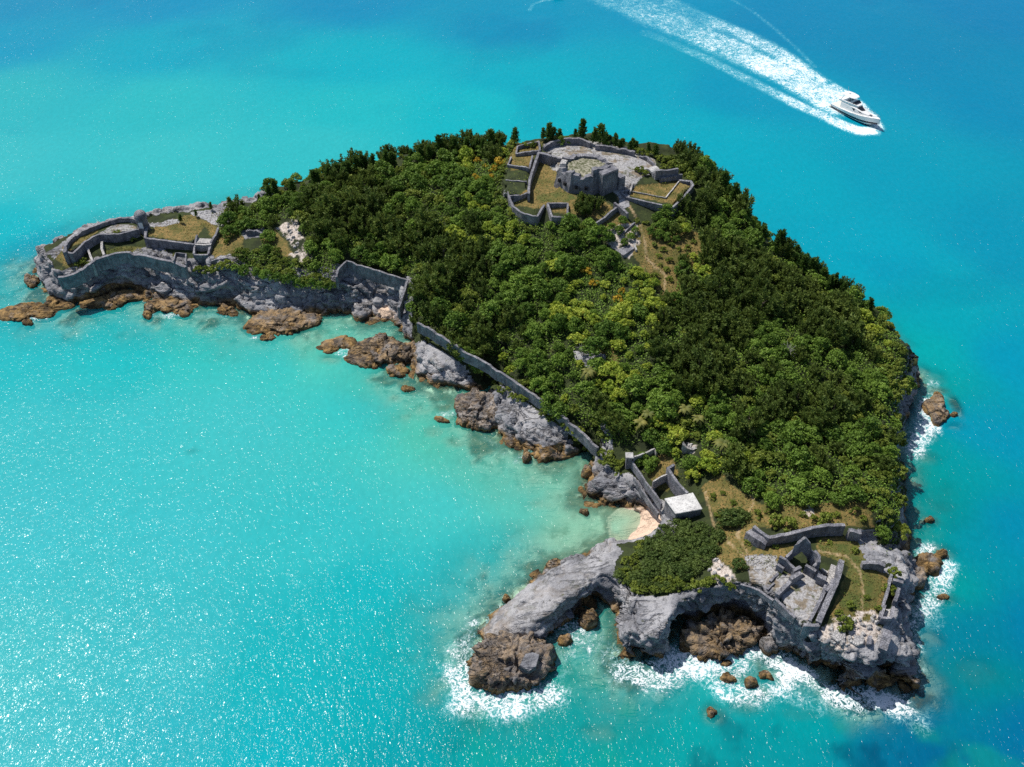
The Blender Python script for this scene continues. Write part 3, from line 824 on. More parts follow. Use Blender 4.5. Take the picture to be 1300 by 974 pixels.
# ------------------------------------------------------------------ rocks standing free of the shore
def rock_mesh(name, outline, h, base=-1.6, brown=1.0, power=3.4, rough=0.5, seed=1, tilt=(0, 0), slab=False):
    """a boulder from its footprint (world xy, relative), with layered, pitted flanks"""
    outline = np.asarray(outline, float)
    c = outline.mean(0)
    ang = np.arctan2(outline[:, 1] - c[1], outline[:, 0] - c[0])
    rad = np.hypot(outline[:, 0] - c[0], outline[:, 1] - c[1])
    o = np.argsort(ang); ang, rad = ang[o], rad[o]
    per = rad.mean() * 6.28
    ns = int(np.clip(per / 0.30, 18, 140)); nr = int(np.clip(rad.mean() / 0.30, 5, 26))
    th = np.linspace(-np.pi, np.pi, ns, endpoint=False)
    rr = np.interp(th, np.concatenate([ang - 2 * np.pi, ang, ang + 2 * np.pi]), np.tile(rad, 3))
    V = []
    for i in range(nr + 1):
        t = i / nr
        k = t
        z = h * .8 * (1 - k ** power) ** (1 / 1.6) if t < 1 else 0.0
        V.append(np.stack([np.cos(th) * rr * k, np.sin(th) * rr * k, np.full(ns, z)], 1))
    for k, z in ((1.08, base * .5), (1.12, base)):
        V.append(np.stack([np.cos(th) * rr * k, np.sin(th) * rr * k, np.full(ns, z)], 1))
    V = np.vstack(V)
    V[:, 2] += V[:, 0] * tilt[0] + V[:, 1] * tilt[1]
    n = len(V)
    L = V.copy(); L[:, 2] += 0.3 * L[:, 0] + seed * 3.1
    d = V - np.array([0, 0, -h * 0.6]); d /= np.linalg.norm(d, axis=1)[:, None] + 1e-6
    sc = max(rad.mean(), .4)
    amp = rough * min(1.0, sc / 2.2)
    disp = fbm(L * 0.45 + seed, 4, seed, ridged=True) * 0.9 + fbm(L * np.array([.25, .25, 2.0]) + seed, 4, seed + 5) * 0.9 + fbm(L * 1.5, 3, seed + 9) * 0.45
    if sc < 1.3:
        disp += fbm(V / sc * 1.1 + seed * 7, 3, seed + 2) * 1.6
    wz = L / max(min(sc, 3.0) * .55, .3) * np.array([1, 1, 1.9]) + seed
    a1, a2, cid = worley(wz + fbm(L * .6, 2, seed)[:, None] * .5, seed)
    disp = disp * .55 + (cid - .5) * 1.5 - np.exp(-(a2 - a1) / .12) * .7
    V += d * (disp * amp)[:, None]
    rows = nr + 3
    i0 = np.arange(rows - 1)[:, None] * ns + np.arange(ns)[None]
    i1 = np.arange(rows - 1)[:, None] * ns + (np.arange(ns)[None] + 1) % ns
    F = np.stack([i0, i1, i1 + ns, i0 + ns], -1).reshape(-1, 4)[:, ::-1]
    me = mesh_arrays(name, V, F, True)
    set_attr(me, 'brown', np.full(n, brown))
    return me, c

def rock(label, px_outline, h, brown=1.0, cat='rock', group=None, name='rock', z=0.0, **k):
    w = atv([(a, b, z) for a, b in px_outline])[:, :2]
    me, c = rock_mesh(name, w, h, brown=brown, seed=len(label) + int(abs(w[0, 0]) * 7) % 97, **k)
    o = link(name, me, MAT_ROCK)
    o.location = (c[0], c[1], z)
    return tag(o, label, cat, group)

def blob_px(px, py, rx, ry, rot=0.0, n=12, jit=0.2, seed=0):
    r = random.Random(seed + px * 13 + py)
    out = []
    for i in range(n):
        a = 2 * math.pi * i / n
        q = 1 + r.uniform(-jit, jit)
        x, y = math.cos(a) * rx * q, math.sin(a) * ry * q
        out.append((px + x * math.cos(rot) - y * math.sin(rot), py + x * math.sin(rot) + y * math.cos(rot)))
    return out

G = 'rocks along the shore'
rock('long flat brown reef washed by surf off the sea-fort point', [(-8,405),(0,394),(20,388),(45,386),(62,390),(76,396),(66,404),(40,404),(14,408)], 1.0, group=G)
rock('small black rock beside the vertical tip of the sea-fort cliff', blob_px(40,358,9,7), 1.6, .7, group=G)
rock('small dark rock just seaward of the long flat brown reef', blob_px(36,411,7,4), .9, group=G)
rock('ochre rock shelf under the corner of the sea-fort cliff', [(58,382),(72,374),(90,382),(96,390),(76,394),(60,392)], 1.5, group=G)
rock('dark brown shelf curving below the sea cave of the fort point', [(98,386),(130,380),(160,370),(184,371),(186,380),(160,384),(128,391),(104,392)], 1.5, group=G)
rock('dark wet rock between the sea cave shelf and the yellow slab', [(184,388),(205,384),(204,394),(188,398)], 1.4, .9, group=G)
rock('yellow ochre slab lying at the water edge below the sea-fort wall', [(200,386),(222,380),(244,391),(238,400),(218,397)], 1.2, .9, rough=.8, power=6, group=G)
rock('round brown boulder in the surf in front of the yellow slab', blob_px(187,401,6,5), 1.1, group=G)
rock('brown rock at the water edge below the scrub thicket cliff', blob_px(290,396,14,6,.2), 1.3, group=G)
rock('largest ochre brown slab on the cliff shore, below the pale rock face', [(308,418),(320,404),(350,398),(385,399),(408,404),(406,412),(380,421),(345,424),(320,424)], 1.5, .85, rough=.8, power=7, tilt=(.0, .10), group=G)
rock('white washed low rock in front of the largest ochre slab', blob_px(340,429,12,3.5), .7, .8, group=G)
rock('grey boulder at the mouth of the walled cove', [(447,398),(452,386),(466,382),(476,388),(472,402),(458,410)], 3.0, .1, group=G)
rock('small grey boulder lying on the sand of the walled cove', blob_px(492,385,7,5), 1.8, .0, group=G, z=1.0)
rock('grey boulder on the cliff side of the walled cove', blob_px(437,390,8,8), 2.8, .2, group=G)
rock('flat dark brown rock awash, outermost off the long wall', [(403,441),(425,432),(450,430),(456,436),(432,443),(410,447)], .9, .9, group=G)
rock('big rounded ochre outcrop at the foot of the grey slope below the long wall', [(436,456),(448,442),(470,432),(490,426),(500,438),(515,446),(512,458),(490,464),(460,467)], 2.2, .8, rough=.9, power=6, tilt=(.08, .06), group=G)
rock('ochre ridge of rock running up to the grey slab', [(495,455),(510,442),(526,438),(532,450),(518,462),(500,462)], 2.2, .8, rough=.9, power=6, tilt=(.08, .06), group=G)
rock('small ochre rock in the shallows between the rounded outcrop and grey slab', [(490,472),(505,463),(515,466),(515,477),(500,478)], 1.2, group=G)
rock('tiny rock in foam in front of the big grey slab', blob_px(518,494,9,3.5), .7, group=G)
rock('domed layered rock, grey on top and ochre below, second headland under the wall', [(577,525),(583,507),(606,502),(634,513),(648,532),(630,545),(600,547),(582,540)], 3.2, .55, rough=.8, power=4.5, tilt=(.04, .10), group=G)
rock('low ochre rock with white foam beside the domed layered rock', blob_px(561,534,11,4,.2), .8, group=G)
rock('brown boulder standing in the water under the third headland', blob_px(668,582,6,6), 1.9, .9, group=G)
rock('ochre rock shelf around the tidal pool of the third headland', [(680,578),(694,566),(712,562),(716,572),(700,584),(684,588)], 1.4, group=G)
rock('orange tufted rock in the shallows north of the pitted headland', blob_px(745,602,6,8), 2.2, group=G)
rock('small brown rock in pale shallows by the beach', blob_px(742,651,6,4), .9, group=G)
rock('ochre rock on the back of the grey arch headland', [(690,724),(696,714),(708,712),(717,718),(712,728),(700,730)], 1.8, group=G)
rock('small ochre rock on the bay side of the arch headland', blob_px(643,762,6,5), 1.6, group=G)
rock('large dark layered sea stack, ochre at its foot, ringed by white surf', [(596,862),(600,838),(618,822),(650,816),(690,818),(708,832),(704,850),(688,868),(650,880),(612,878)], 4.2, .62, rough=1.0, power=8.0, tilt=(-.10, .16), group=G)
rock('dark brown boulder in the gap behind the arch', [(733,788),(742,777),(756,778),(761,788),(752,800),(740,800)], 2.6, .9, group=G)
rock('small brown rock between the arch boulder and the sea stack', blob_px(718,814,10,8), 1.5, group=G)
rock('wide ochre and grey rock ledge under the dark cliff hollow', [(858,828),(864,804),(900,794),(950,796),(970,804),(958,821),(925,833),(885,837)], 2.9, .8, rough=1.1, power=8, tilt=(.02, .22), group=G)
rock('grey boulder at the inner end of the ochre ledge', blob_px(975,822,12,11), 3.2, .2, group=G)
rock('ochre rock standing highest in the surf below the castle cliff', blob_px(952,868,8,7), 1.7, group=G)
rock('brown rock in the surf close below the ochre ledge', blob_px(922,843,8,4), 1.0, group=G)
rock('brown rock in the surf seaward of the ochre ledge, amid foam', blob_px(925,862,13,5,.25), 1.0, group=G)
rock('dark rock of the surf garden nearest the dark castle spur', blob_px(972,858,10,6,.3), 1.0, group=G)
rock('lone ochre rock in green water seaward of the surf', blob_px(903,905,6,7), 1.0, group=G)
rock('ochre rock shelf with yellow top in the surf below the ruined parapet', [(1160,722),(1164,708),(1182,704),(1196,712),(1194,722),(1178,732),(1166,734)], 1.9, rough=.5, group=G)
rock('brown rock at the outer end of the yellow topped shelf', blob_px(1194,706,9,6), 1.6, group=G)
rock('dark boulder between the parapet cliff and the yellow topped shelf', blob_px(1163,738,12,11), 3.0, .6, group=G)
rock('low brown rock in foam seaward of the ruined parapet', blob_px(1197,759,9,4), .8, group=G)
rock('tall ochre rock in clear water off the eastern cliff', [(1180,506),(1190,501),(1198,520),(1197,538),(1188,545),(1182,530)], 1.7, .8, group=G)
rock('small ochre rock touching the tall ochre rock off the eastern cliff', blob_px(1190,503,8,3,.5), 1.0, group=G)
rock('small lone brown rock in green water by the overgrown cliff', blob_px(1179,661,6,4), 1.0, group=G)
rock('low brown rock just awash beyond the tall ochre rock', blob_px(1211,527,5,4), .8, group=G)
# loose stones on the rubble ground of the castle
G2 = 'pale stones scattered over the rubble ground'
def slab(label, px, z, h, name, mat, zfix=None, tilt=(.05, -.07)):
    w = atv([(a, b, z) for a, b in px])[:, :2]; c = w.mean(0)
    g = ground1(*c) if zfix is None else zfix
    bm = bmesh.new()
    lo = [bm.verts.new((x - c[0], y - c[1], -.9)) for x, y in w]; hi = [bm.verts.new(((x - c[0]) * .94, (y - c[1]) * .94, h + .09 * math.sin(k * 2.3))) for k, (x, y) in enumerate(w)]
    bm.faces.new(lo[::-1]); bm.faces.new(hi)
    for k in range(len(w)):
        bm.faces.new((lo[k], lo[(k + 1) % len(w)], hi[(k + 1) % len(w)], hi[k]))
    bmesh.ops.recalc_face_normals(bm, faces=bm.faces)
    bmesh.ops.bevel(bm, geom=bm.edges[:], offset=.07, segments=2, affect='EDGES')
    me = bpy.data.meshes.new(name); bm.to_mesh(me); bm.free()
    o = link(name, me, mat); o.location = (c[0], c[1], g); o.rotation_euler = (*tilt, 0)
    tag(o, label, 'slab')
slab('grey flat slab resting on top of the large dark sea stack', [(658,846),(666,831),(676,828),(685,831),(681,846),(672,852)], 4.0, .5, 'fallen_slab', MAT_ROCK, 3.7, (.16, .10))
slab('pale pink slab fallen on the rubble below the castle lawn', [(1054,812),(1058,802),(1066,801),(1073,804),(1073,813),(1064,817)], 10.0, .45, 'fallen_slab', MAT_WALL_PALE)
slab('pale slab broken off beside a dark block on the rubble', [(1080,818),(1084,809),(1094,808),(1097,812),(1096,819),(1088,822)], 9.9, .5, 'fallen_slab', MAT_WALL_PALE)
slab('grey square block split from the slab at the cliff edge', [(1099,820),(1101,809),(1107,809),(1106,821)], 9.9, .8, 'fallen_block', MAT_WALL)
stone_protos = []
for k in range(4):
    me, _ = rock_mesh('stone', [(math.cos(a) * (.42 + .1 * math.sin(3 * a + k)), math.sin(a) * (.34 + .08 * math.cos(2 * a + k))) for a in np.linspace(0, 6.2, 12)], .38, base=-.25, brown=0, seed=200 + k, rough=.5)
    me.materials.append(MAT_WALL_PALE)
    stone_protos.append(me)
rs = random.Random(5)
def stones(poly, n, label, group, smin=.5, smax=1.3):
    xs = [p[0] for p in poly]; ys = [p[1] for p in poly]
    k = 0
    while k < n:
        px, py = rs.uniform(min(xs), max(xs)), rs.uniform(min(ys), max(ys))
        if not in_poly(np.array([px]), np.array([py]), poly)[0]:
            continue
        p = on_ground(px, py)
        o = bpy.data.objects.new('stone', stone_protos[rs.randrange(4)])
        C.objects.link(o)
        o.location = (p[0], p[1], p[2] + 0.02)
        s = rs.uniform(smin, smax)
        o.scale = (s, s * rs.uniform(.7, 1.1), s * rs.uniform(.7, 1.2))
        o.rotation_euler = (0, 0, rs.uniform(0, 6.28))
        tag(o, label, 'stone', group)
        k += 1
stones([(1045,798),(1068,780),(1108,778),(1116,800),(1108,815),(1060,822)], 46, 'pale broken stone on the white rubble ground beyond the castle lawn', 'stones on the castle rubble')
stones([(896,714),(910,710),(932,735),(928,743),(906,738)], 16, 'white broken stone in the rubble patch between thicket and castle court', 'stones of the white rubble patch')
stones([(352,292),(374,278),(384,305),(388,325),(378,328),(370,310)], 22, 'white stone in the tumbled scree among the dark cedars', 'stones of the white scree')
stones([(770,294),(806,282),(810,310),(800,326),(776,312)], 18, 'white stone tumbled around the small slab ruin below the hilltop fort', 'stones around the slab ruin')
stones([(870,563),(884,566),(880,576),(869,573)], 8, 'white stone of the collapsed wall amid trees above the flat-roofed house', 'stones of the collapsed wall', .7, 1.5)

# ------------------------------------------------------------------ ruined walls, forts, house
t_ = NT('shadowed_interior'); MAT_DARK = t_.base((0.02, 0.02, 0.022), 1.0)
wall_seed = [0]
MAXH = 3.6
def wall_bm(path, thick, heights, base=None, rag=0.12, sub=0.55, depth=0.5, origin=(0, 0, 0), mx=MAXH):
    """ragged masonry along a world polyline; heights = z of the top at each point; the foot follows the ground"""
    wall_seed[0] += 1
    thick *= .78; rag = rag * 1.7 + .03
    sd = wall_seed[0]
    path = np.asarray(path, float)
    heights = np.asarray(heights, float)
    seg = np.hypot(*np.diff(path[:, :2], axis=0).T)
    s = np.concatenate([[0], np.cumsum(seg)])
    ss = []
    for i in range(len(seg)):
        n = max(1, int(round(seg[i] / sub)))
        ss += list(s[i] + seg[i] * np.arange(n) / n)
    ss.append(s[-1])
    ss = np.array(ss)
    xy = np.stack([np.interp(ss, s, path[:, 0]), np.interp(ss, s, path[:, 1])], 1)
    zt = np.interp(ss, s, heights)
    # mitred normals at each sample
    tang = np.gradient(xy, axis=0) if len(xy) > 2 else np.repeat(xy[1:] - xy[:1], 2, 0)
    tang /= np.linalg.norm(tang, axis=1)[:, None] + 1e-9
    nrm = np.stack([-tang[:, 1], tang[:, 0]], 1)
    P = np.stack([ss, np.full_like(ss, sd * 3.3), np.full_like(ss, 0.5)], 1)
    zt = zt + fbm(P * 0.9, 3, sd) * rag - np.clip(fbm(P * 0.35 + 4, 2, sd + 3) - 0.25, 0, 1) * rag * 3
    thk = thick * (1 + 0.12 * fbm(P * 1.3, 2, sd + 5))
    zb = (ground(xy[:, 0], xy[:, 1]) - depth) if base is None else np.full(len(ss), base)
    zb = np.minimum(zb, zt - 0.3)
    zb = np.maximum(zb, zt - mx)
    levels = 4
    V = []
    for k in range(levels + 1):
        f = k / levels
        z = zb + (zt - zb) * f
        wob = fbm(np.stack([ss * 0.8, z * 0.8, np.full_like(ss, sd * 1.7)], 1), 3, sd + 11) * 0.07
        bat = 1.12 - 0.12 * f
        a = xy + nrm * (thk * 0.5 * bat + wob)[:, None]
        V.append(np.column_stack([a, z]))
    for k in range(levels + 1):
        f = 1 - k / levels
        z = zb + (zt - zb) * f + (0.06 if k == 0 else 0)
        wob = fbm(np.stack([ss * 0.8, z * 0.8, np.full_like(ss, sd * 1.7 + 50)], 1), 3, sd + 13) * 0.07
        bat = 1.12 - 0.12 * f
        a = xy - nrm * (thk * 0.5 * bat + wob)[:, None]
        V.append(np.column_stack([a, z]))
    m, n = len(V), len(ss)
    V = np.vstack(V) - np.asarray(origin)
    i0 = (np.arange(m)[:, None] * n + np.arange(n - 1)[None])
    i1 = ((np.arange(m)[:, None] + 1) % m) * n + np.arange(n - 1)[None]
    F = np.stack([i0, i1, i1 + 1, i0 + 1], -1).reshape(-1, 4)
    bm = bmesh.new()
    vs = [bm.verts.new(v) for v in V]
    for f in F:
        bm.faces.new([vs[i] for i in f])
    for e in (0, n - 1):
        try: bm.faces.new([vs[j * n + e] for j in range(m)])
        except ValueError: pass
    bmesh.ops.recalc_face_normals(bm, faces=bm.faces)
    return bm

def bm_obj(name, bm, mat, parent=None):
    me = bpy.data.meshes.new(name)
    bm.to_mesh(me); bm.free()
    return link(name, me, mat, parent)

def px_path(pts):
    """(photo x, photo y, z of the wall's top) -> world path and heights"""
    w = atv(pts)
    return w[:, :2], w[:, 2]

def wall(label, pts, thick=0.7, mat=None, name='ruined_wall', cat='wall', group=None, rag=0.12, base=None, depth=0.6, mx=3.6):
    p, h = px_path(pts)
    c = p.mean(0); org = (c[0], c[1], ground1(c[0], c[1]))
    o = bm_obj(name, wall_bm(p, thick, h, base, rag, depth=depth, origin=org, mx=mx), mat or MAT_WALL)
    o.location = org
    return tag(o, label, cat, group)

def part_wall(name, root, pts, thick=0.6, mat=None, rag=0.12, base=None, label=None, depth=0.6, mx=3.6):
    p, h = px_path(pts)
    o = bm_obj(name, wall_bm(p, thick, h, base, rag, depth=depth, origin=root.location, mx=mx), mat or MAT_WALL, root)
    if label: o['label'] = label
    return o

def prism_bm(poly, z0, z1, bevel=0.0, origin=(0, 0, 0)):
    bm = bmesh.new()
    o = origin
    b = [bm.verts.new((x - o[0], y - o[1], z0 - o[2])) for x, y in poly]
    t = [bm.verts.new((x - o[0], y - o[1], z1 - o[2])) for x, y in poly]
    n = len(poly)
    bm.faces.new(b[::-1]); bm.faces.new(t)
    for i in range(n):
        bm.faces.new((b[i], b[(i + 1) % n], t[(i + 1) % n], t[i]))
    bmesh.ops.recalc_face_normals(bm, faces=bm.faces)
    if bevel:
        bmesh.ops.bevel(bm, geom=bm.edges[:], offset=bevel, segments=2, affect='EDGES')
    return bm

def rect_between(a, b, w):
    a = np.asarray(a[:2], float); b = np.asarray(b[:2], float)
    d = b - a; d /= np.linalg.norm(d); n = np.array([-d[1], d[0]]) * w / 2
    return [a + n, a - n, b - n, b + n]

# ---- long boundary wall above the bay
wall('long straight masonry wall climbing along the tree edge above the bay', [(530,409,9.3),(545,417,9.2),(570,433,9.0),(592,447,8.8),(620,462,8.6),(650,482,8.2),(680,503,7.8),(705,521,7.4),(725,537,7.0),(742,552,6.6),(759,569,6.0)], .75, name='boundary_wall', rag=.22, depth=2.0, mx=2.7)
wall('tall angled wall enclosing three sides of the sandy cove', [(427,352,9.2),(429,342,9.8),(440,331,10.4),(465,339,10.3),(490,347,10.1),(517,355,9.9),(513,370,8.6),(506,390,6.6)], .65, name='cove_wall', rag=.12, depth=2.2)

# ---- the hilltop redoubt
tc_w = at(744, 206, 28.6)
redoubt = tag(empty('hilltop_redoubt', (tc_w[0], tc_w[1], 23.2)), 'grey stone gun tower with grassy top crowning the hill', 'fort')
def octa(r, rot=0.2, n=8, sx=1.15):
    return [(math.cos(2 * math.pi * i / n + rot) * r * sx, math.sin(2 * math.pi * i / n + rot) * r) for i in range(n)]
def ring_wall(i0, i1, r_top, r_base, thick, z0, z1, name, root, mat, rag=0.12, gap=None):
    """one battered facet of the tower"""
    a, b = np.array(octa(1)[i0 % 8]), np.array(octa(1)[i1 % 8])
    bm = bmesh.new()
    nx, nz = 9, 6
    grid = {}
    for s, (ro, ri) in enumerate(((1, 0), (0, 1))):
        for iz in range(nz + 1):
            f = iz / nz
            for ix in range(nx + 1):
                u = ix / nx
                d = a * (1 - u) + b * u
                r = (r_base + (r_top - r_base) * f) if s == 0 else r_top - thick
                z = z0 + (z1 - z0) * f
                if iz == nz:
                    z += (vnoise(np.array([[u * 5 + i0 * 7.1, 0.3, 1.7]]), 3)[0]) * rag * 2
                    if gap and gap[0] < u < gap[1]:
                        z -= gap[2]
                w = vnoise(np.array([[d[0] * 9, d[1] * 9, z * 1.1]]), 9)[0] * 0.10
                grid[s, iz, ix] = bm.verts.new((d[0] * (r + w), d[1] * (r + w), z))
    for s in (0, 1):
        for iz in range(nz):
            for ix in range(nx):
                bm.faces.new((grid[s, iz, ix], grid[s, iz, ix + 1], grid[s, iz + 1, ix + 1], grid[s, iz + 1, ix]))
    for ix in range(nx):
        bm.faces.new((grid[0, nz, ix], grid[0, nz, ix + 1], grid[1, nz, ix + 1], grid[1, nz, ix]))
        bm.faces.new((grid[0, 0, ix], grid[0, 0, ix + 1], grid[1, 0, ix + 1], grid[1, 0, ix]))
    for ix in (0, nx):
        for iz in range(nz):
            bm.faces.new((grid[0, iz, ix], grid[0, iz + 1, ix], grid[1, iz + 1, ix], grid[1, iz, ix]))
    bmesh.ops.recalc_face_normals(bm, faces=bm.faces)
    return bm_obj(name, bm, mat, root)
for i in range(8):
    front = i in (4, 5, 6)
    gap = (0.40, 0.62, 1.2) if i in (5,) else ((0.3, 0.45, 1.0) if i == 4 else None)
    top = 4.9 if i in (4, 5) else 6.2 if i == 6 else 4.3 if i in (0, 7) else 4.7
    ring_wall(i, i + 1, 5.9, 7.0, 1.35, -1.0, top, 'tower_wall', redoubt, MAT_WALL_PALE if i == 3 else MAT_WALL, .34, gap)  # sun-facing facet gets paler masonry: its sunlight is put into the colour
def make_gravel_mat():
    t = NT('grassy_gravel')
    P = t.pos()
    n = t.noise(P, 1.6, 5, 0.7)
    c = t.mix(t.smooth(n, 0.40, 0.60), (0.075, 0.085, 0.035), (0.34, 0.32, 0.25))
    return t.base(c, 0.95, t.bump(n, 0.6, 0.2))
MAT_GRAVEL = make_gravel_mat()
for k_ in (4, 5, 6):
    a_, b_ = np.array(octa(6.62)[k_ % 8]), np.array(octa(6.62)[(k_ + 1) % 8])
    for u_ in ((.3, .7) if k_ != 6 else (.5,)):
        m_ = a_ * (1 - u_) + b_ * u_
        dd = (b_ - a_) / np.linalg.norm(b_ - a_)
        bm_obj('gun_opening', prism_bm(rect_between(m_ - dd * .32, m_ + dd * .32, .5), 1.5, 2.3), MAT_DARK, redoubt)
bm_obj('gun_platform', prism_bm([(x * 1.0, y * 1.0) for x, y in octa(5.0)], 1.0, 4.0, .05), MAT_GRAVEL, redoubt)
# the raised block on the tower's corner and its sloping buttress
b0 = atv([(757,214,29.5),(777,206,29.5),(786,214,29.3),(766,222,29.3)]) - np.array([tc_w[0], tc_w[1], 0])
bm_obj('stair_turret', prism_bm([tuple(p[:2]) for p in b0], -1.0, 6.0, .15), MAT_WALL, redoubt)
b1 = atv([(778,216,27.5),(787,214,27.5),(795,224,26.5),(786,228,26.5)]) - np.array([tc_w[0], tc_w[1], 0])
bm_obj('buttress', prism_bm([tuple(p[:2]) for p in b1], -1.0, 3.4, .2), MAT_WALL, redoubt)

def make_grass_top(): pass
GW = 'curtain walls of the hilltop fort'
wall('low dark parapet following the skyline edge behind the gun tower', [(690,186,24.8),(700,180,25.2),(715,176,25.4),(735,176,25.6),(750,181,25.6)], .9, name='parapet_wall', rag=.25)
wall('longer low parapet beyond the gun tower, on its paved seaward side', [(756,184,25.4),(775,186,25.3),(795,190,25.0),(806,193,24.8)], 1.0, name='parapet_wall', rag=.2)
wall('curved broken parapet at the outer rim of the paved platform', [(812,196,24.3),(822,200,24.0),(830,208,23.6),(833,217,23.2)], .8, name='parapet_wall', rag=.25)
wall('dark curtain wall between the brown courtyard and the stepped plots', [(700,198,25.4),(684,193,25.2),(680,204,25.0),(676,216,24.8),(672,230,24.6),(671,246,24.2)], .8, name='curtain_wall', rag=.12, depth=1.4)
wall('short dark wall between gun tower platform and curtain wall', [(686,192,25.2),(703,199,25.0),(716,202,24.6)], .8, name='curtain_wall', rag=.2)
wall('low wall around the uppermost grass plot beside the curtain wall', [(684,178,24.6),(686,190,24.4),(655,195,24.0),(657,186,24.0),(684,178,24.4)], .5, MAT_WALL, 'plot_wall', rag=.1)
wall('low wall edging the second grass plot beside the curtain wall', [(676,197,24.4),(672,213,24.2),(645,209,23.8),(649,199,23.8)], .5, MAT_WALL, 'plot_wall', rag=.1)
wall('low dark wall edging the third grass plot beside the curtain wall', [(642,229,23.3),(669,230,23.5)], .55, name='plot_wall', rag=.15)
wall('dark wall closing the lowest grass plot beside the curtain wall', [(646,249,22.8),(660,248,23.0),(670,244,23.4)], .6, name='plot_wall', rag=.15)
wall('rounded bastion wall bordering the trees below the stepped plots', [(645,240,23.0),(647,252,22.8),(652,263,22.6),(664,271,22.6),(682,275,22.6),(691,259,23.0)], .7, name='bastion_wall', rag=.15, depth=1.5)
wall('small square walled pen in front of the gun tower', [(695,258,23.4),(721,258,23.4),(720,276,22.9),(701,275,22.9),(695,258,23.4)], .6, name='pen_wall', rag=.12, depth=1.4)
wall('broken wall running up through shrubs below the gun tower', [(757,283,22.8),(770,273,23.2),(784,262,23.6)], .6, name='broken_wall', rag=.2)
wall('blue-grey wall stub crossing the footpath below the gun tower', [(780,257,24.0),(787,262,23.8),(797,271,23.2)], .8, name='broken_wall', rag=.15)
wall('tall angled bastion wall enclosing the grass wedge by the eastern cedars', [(801,241,23.2),(787,243,23.3),(795,250,23.3),(825,257,23.2),(854,263,23.1),(868,250,23.0),(880,235,22.8),(877,230,22.8),(862,229,22.8)], .7, name='bastion_wall', rag=.06, depth=2.6)
wall('low pale kerb wall bent across the grass wedge', [(803,243,22.9),(825,247,22.9),(845,251,22.9),(854,240,22.9),(862,230,22.9)], .35, MAT_WALL_PALE, 'kerb_wall', rag=.05)
wall('pale path wall running down beside the footpath from the gun tower', [(800,243,23.4),(803,232,23.6),(796,220,24.2)], .5, MAT_WALL_PALE, 'path_wall', rag=.15)
# vaulted magazine
va, vb = at(824, 225, 23.5), at(862, 219, 23.5)
mag = tag(empty('vaulted_magazine', (*(va[:2] + vb[:2]) / 2, ground1(*((va[:2] + vb[:2]) / 2)))), 'half-ruined vaulted stone magazine with a white rounded end', 'ruin')
part_wall('rear_wall', mag, [(832,217,25.2),(845,215,25.2),(861,213,25.0)], .8)
part_wall('front_wall', mag, [(838,226,23.6),(850,224,23.4),(866,221,23.2)], .7)
def barrel(name, a, b, r, parent, mat):
    bm = bmesh.new()
    a = np.array(a); b = np.array(b); d = (b - a)[:2]; L = np.linalg.norm(d); d /= L; n = np.array([-d[1], d[0]])
    rows = []
    for rad in (r, r - .5):
        for i in range(6):
            u = i / 5
            row = []
            for k in range(13):
                t = math.pi * k / 12
                p = a[:2] + d * L * u + n * math.cos(t) * rad
                row.append(bm.verts.new((p[0] - parent.location[0], p[1] - parent.location[1], math.sin(t) * rad * 1.05)))
            rows.append(row)
    for s in (0, 6):
        for i in range(5):
            for k in range(12):
                bm.faces.new((rows[s + i][k], rows[s + i + 1][k], rows[s + i + 1][k + 1], rows[s + i][k + 1]))
    for e in (0, 5):
        for k in range(12):
            bm.faces.new((rows[e][k], rows[e][k + 1], rows[6 + e][k + 1], rows[6 + e][k]))
    bmesh.ops.recalc_face_normals(bm, faces=bm.faces)
    return bm_obj(name, bm, mat, parent)
barrel('vault', at(823, 226, 22), at(833, 222, 22), 1.9, mag, MAT_PLASTER)
# slab ruin below the fort
sr = on_ground(790, 318)
slab_ruin = tag(empty('slab_ruin', sr), 'small roofless ruin with a tilted grey floor slab beside the footpath', 'ruin')
sl_p = atv([(781,322,18.6),(797,314,18.8),(806,319,18.6),(791,330,18.3)]) - sr
bm_obj('floor_slab', prism_bm([tuple(p[:2]) for p in sl_p], -.9, .25, .06), MAT_WALL, slab_ruin)
part_wall('side_wall', slab_ruin, [(797,300,20.4),(805,308,20.0),(808,318,19.4)], .5, MAT_WALL_PALE, .25)
part_wall('broken_wall', slab_ruin, [(764,298,20.6),(770,305,20.0),(778,313,19.4)], .5, MAT_WALL_PALE, .25)
part_wall('rear_wall', slab_ruin, [(786,300,20.6),(797,290,21.2),(806,283,21.4)], .5, MAT_WALL, .25)

# ---- sea fort on the western point
wall('long curved seaward parapet of the sea fort', [(82,320,11.2),(82,312,11.1),(88,303,11.1),(98,296,11.0),(112,290,11.0),(131,282,11.0),(150,277,11.0),(165,276,11.0),(176,280,11.0)], 1.0, name='parapet_wall', rag=.15, depth=2.0)
wall('retaining wall stepping along the inner edge of the upper gun terrace', [(80,319,10.6),(92,321,10.5),(101,314,10.4),(108,306,10.5),(118,300,10.6),(126,297,10.4),(142,297,10.5),(160,295,10.5),(176,291,10.5)], .8, name='retaining_wall', rag=.12, depth=2.2)
wall('high front wall of the sea fort above the grey cliff and cave', [(74,352,8.6),(86,350,8.9),(104,343,9.1),(112,335,9.3),(121,329,9.6),(146,322,9.9),(160,320,9.9),(178,323,9.8),(200,328,9.7),(218,332,9.5),(236,339,9.2)], 1.0, name='front_wall', rag=.15, depth=3.2)
wall('narrow pale cross wall in the weedy court of the sea fort, outer one', [(111,315,9.0),(116,328,9.0),(118,336,8.9)], .7, MAT_WALL_PALE, 'cross_wall', rag=.1)
wall('narrow pale cross wall in the weedy court of the sea fort, nearer the steps', [(129,306,9.2),(129,316,9.1),(132,323,9.2)], .7, MAT_WALL_PALE, 'cross_wall', rag=.1)
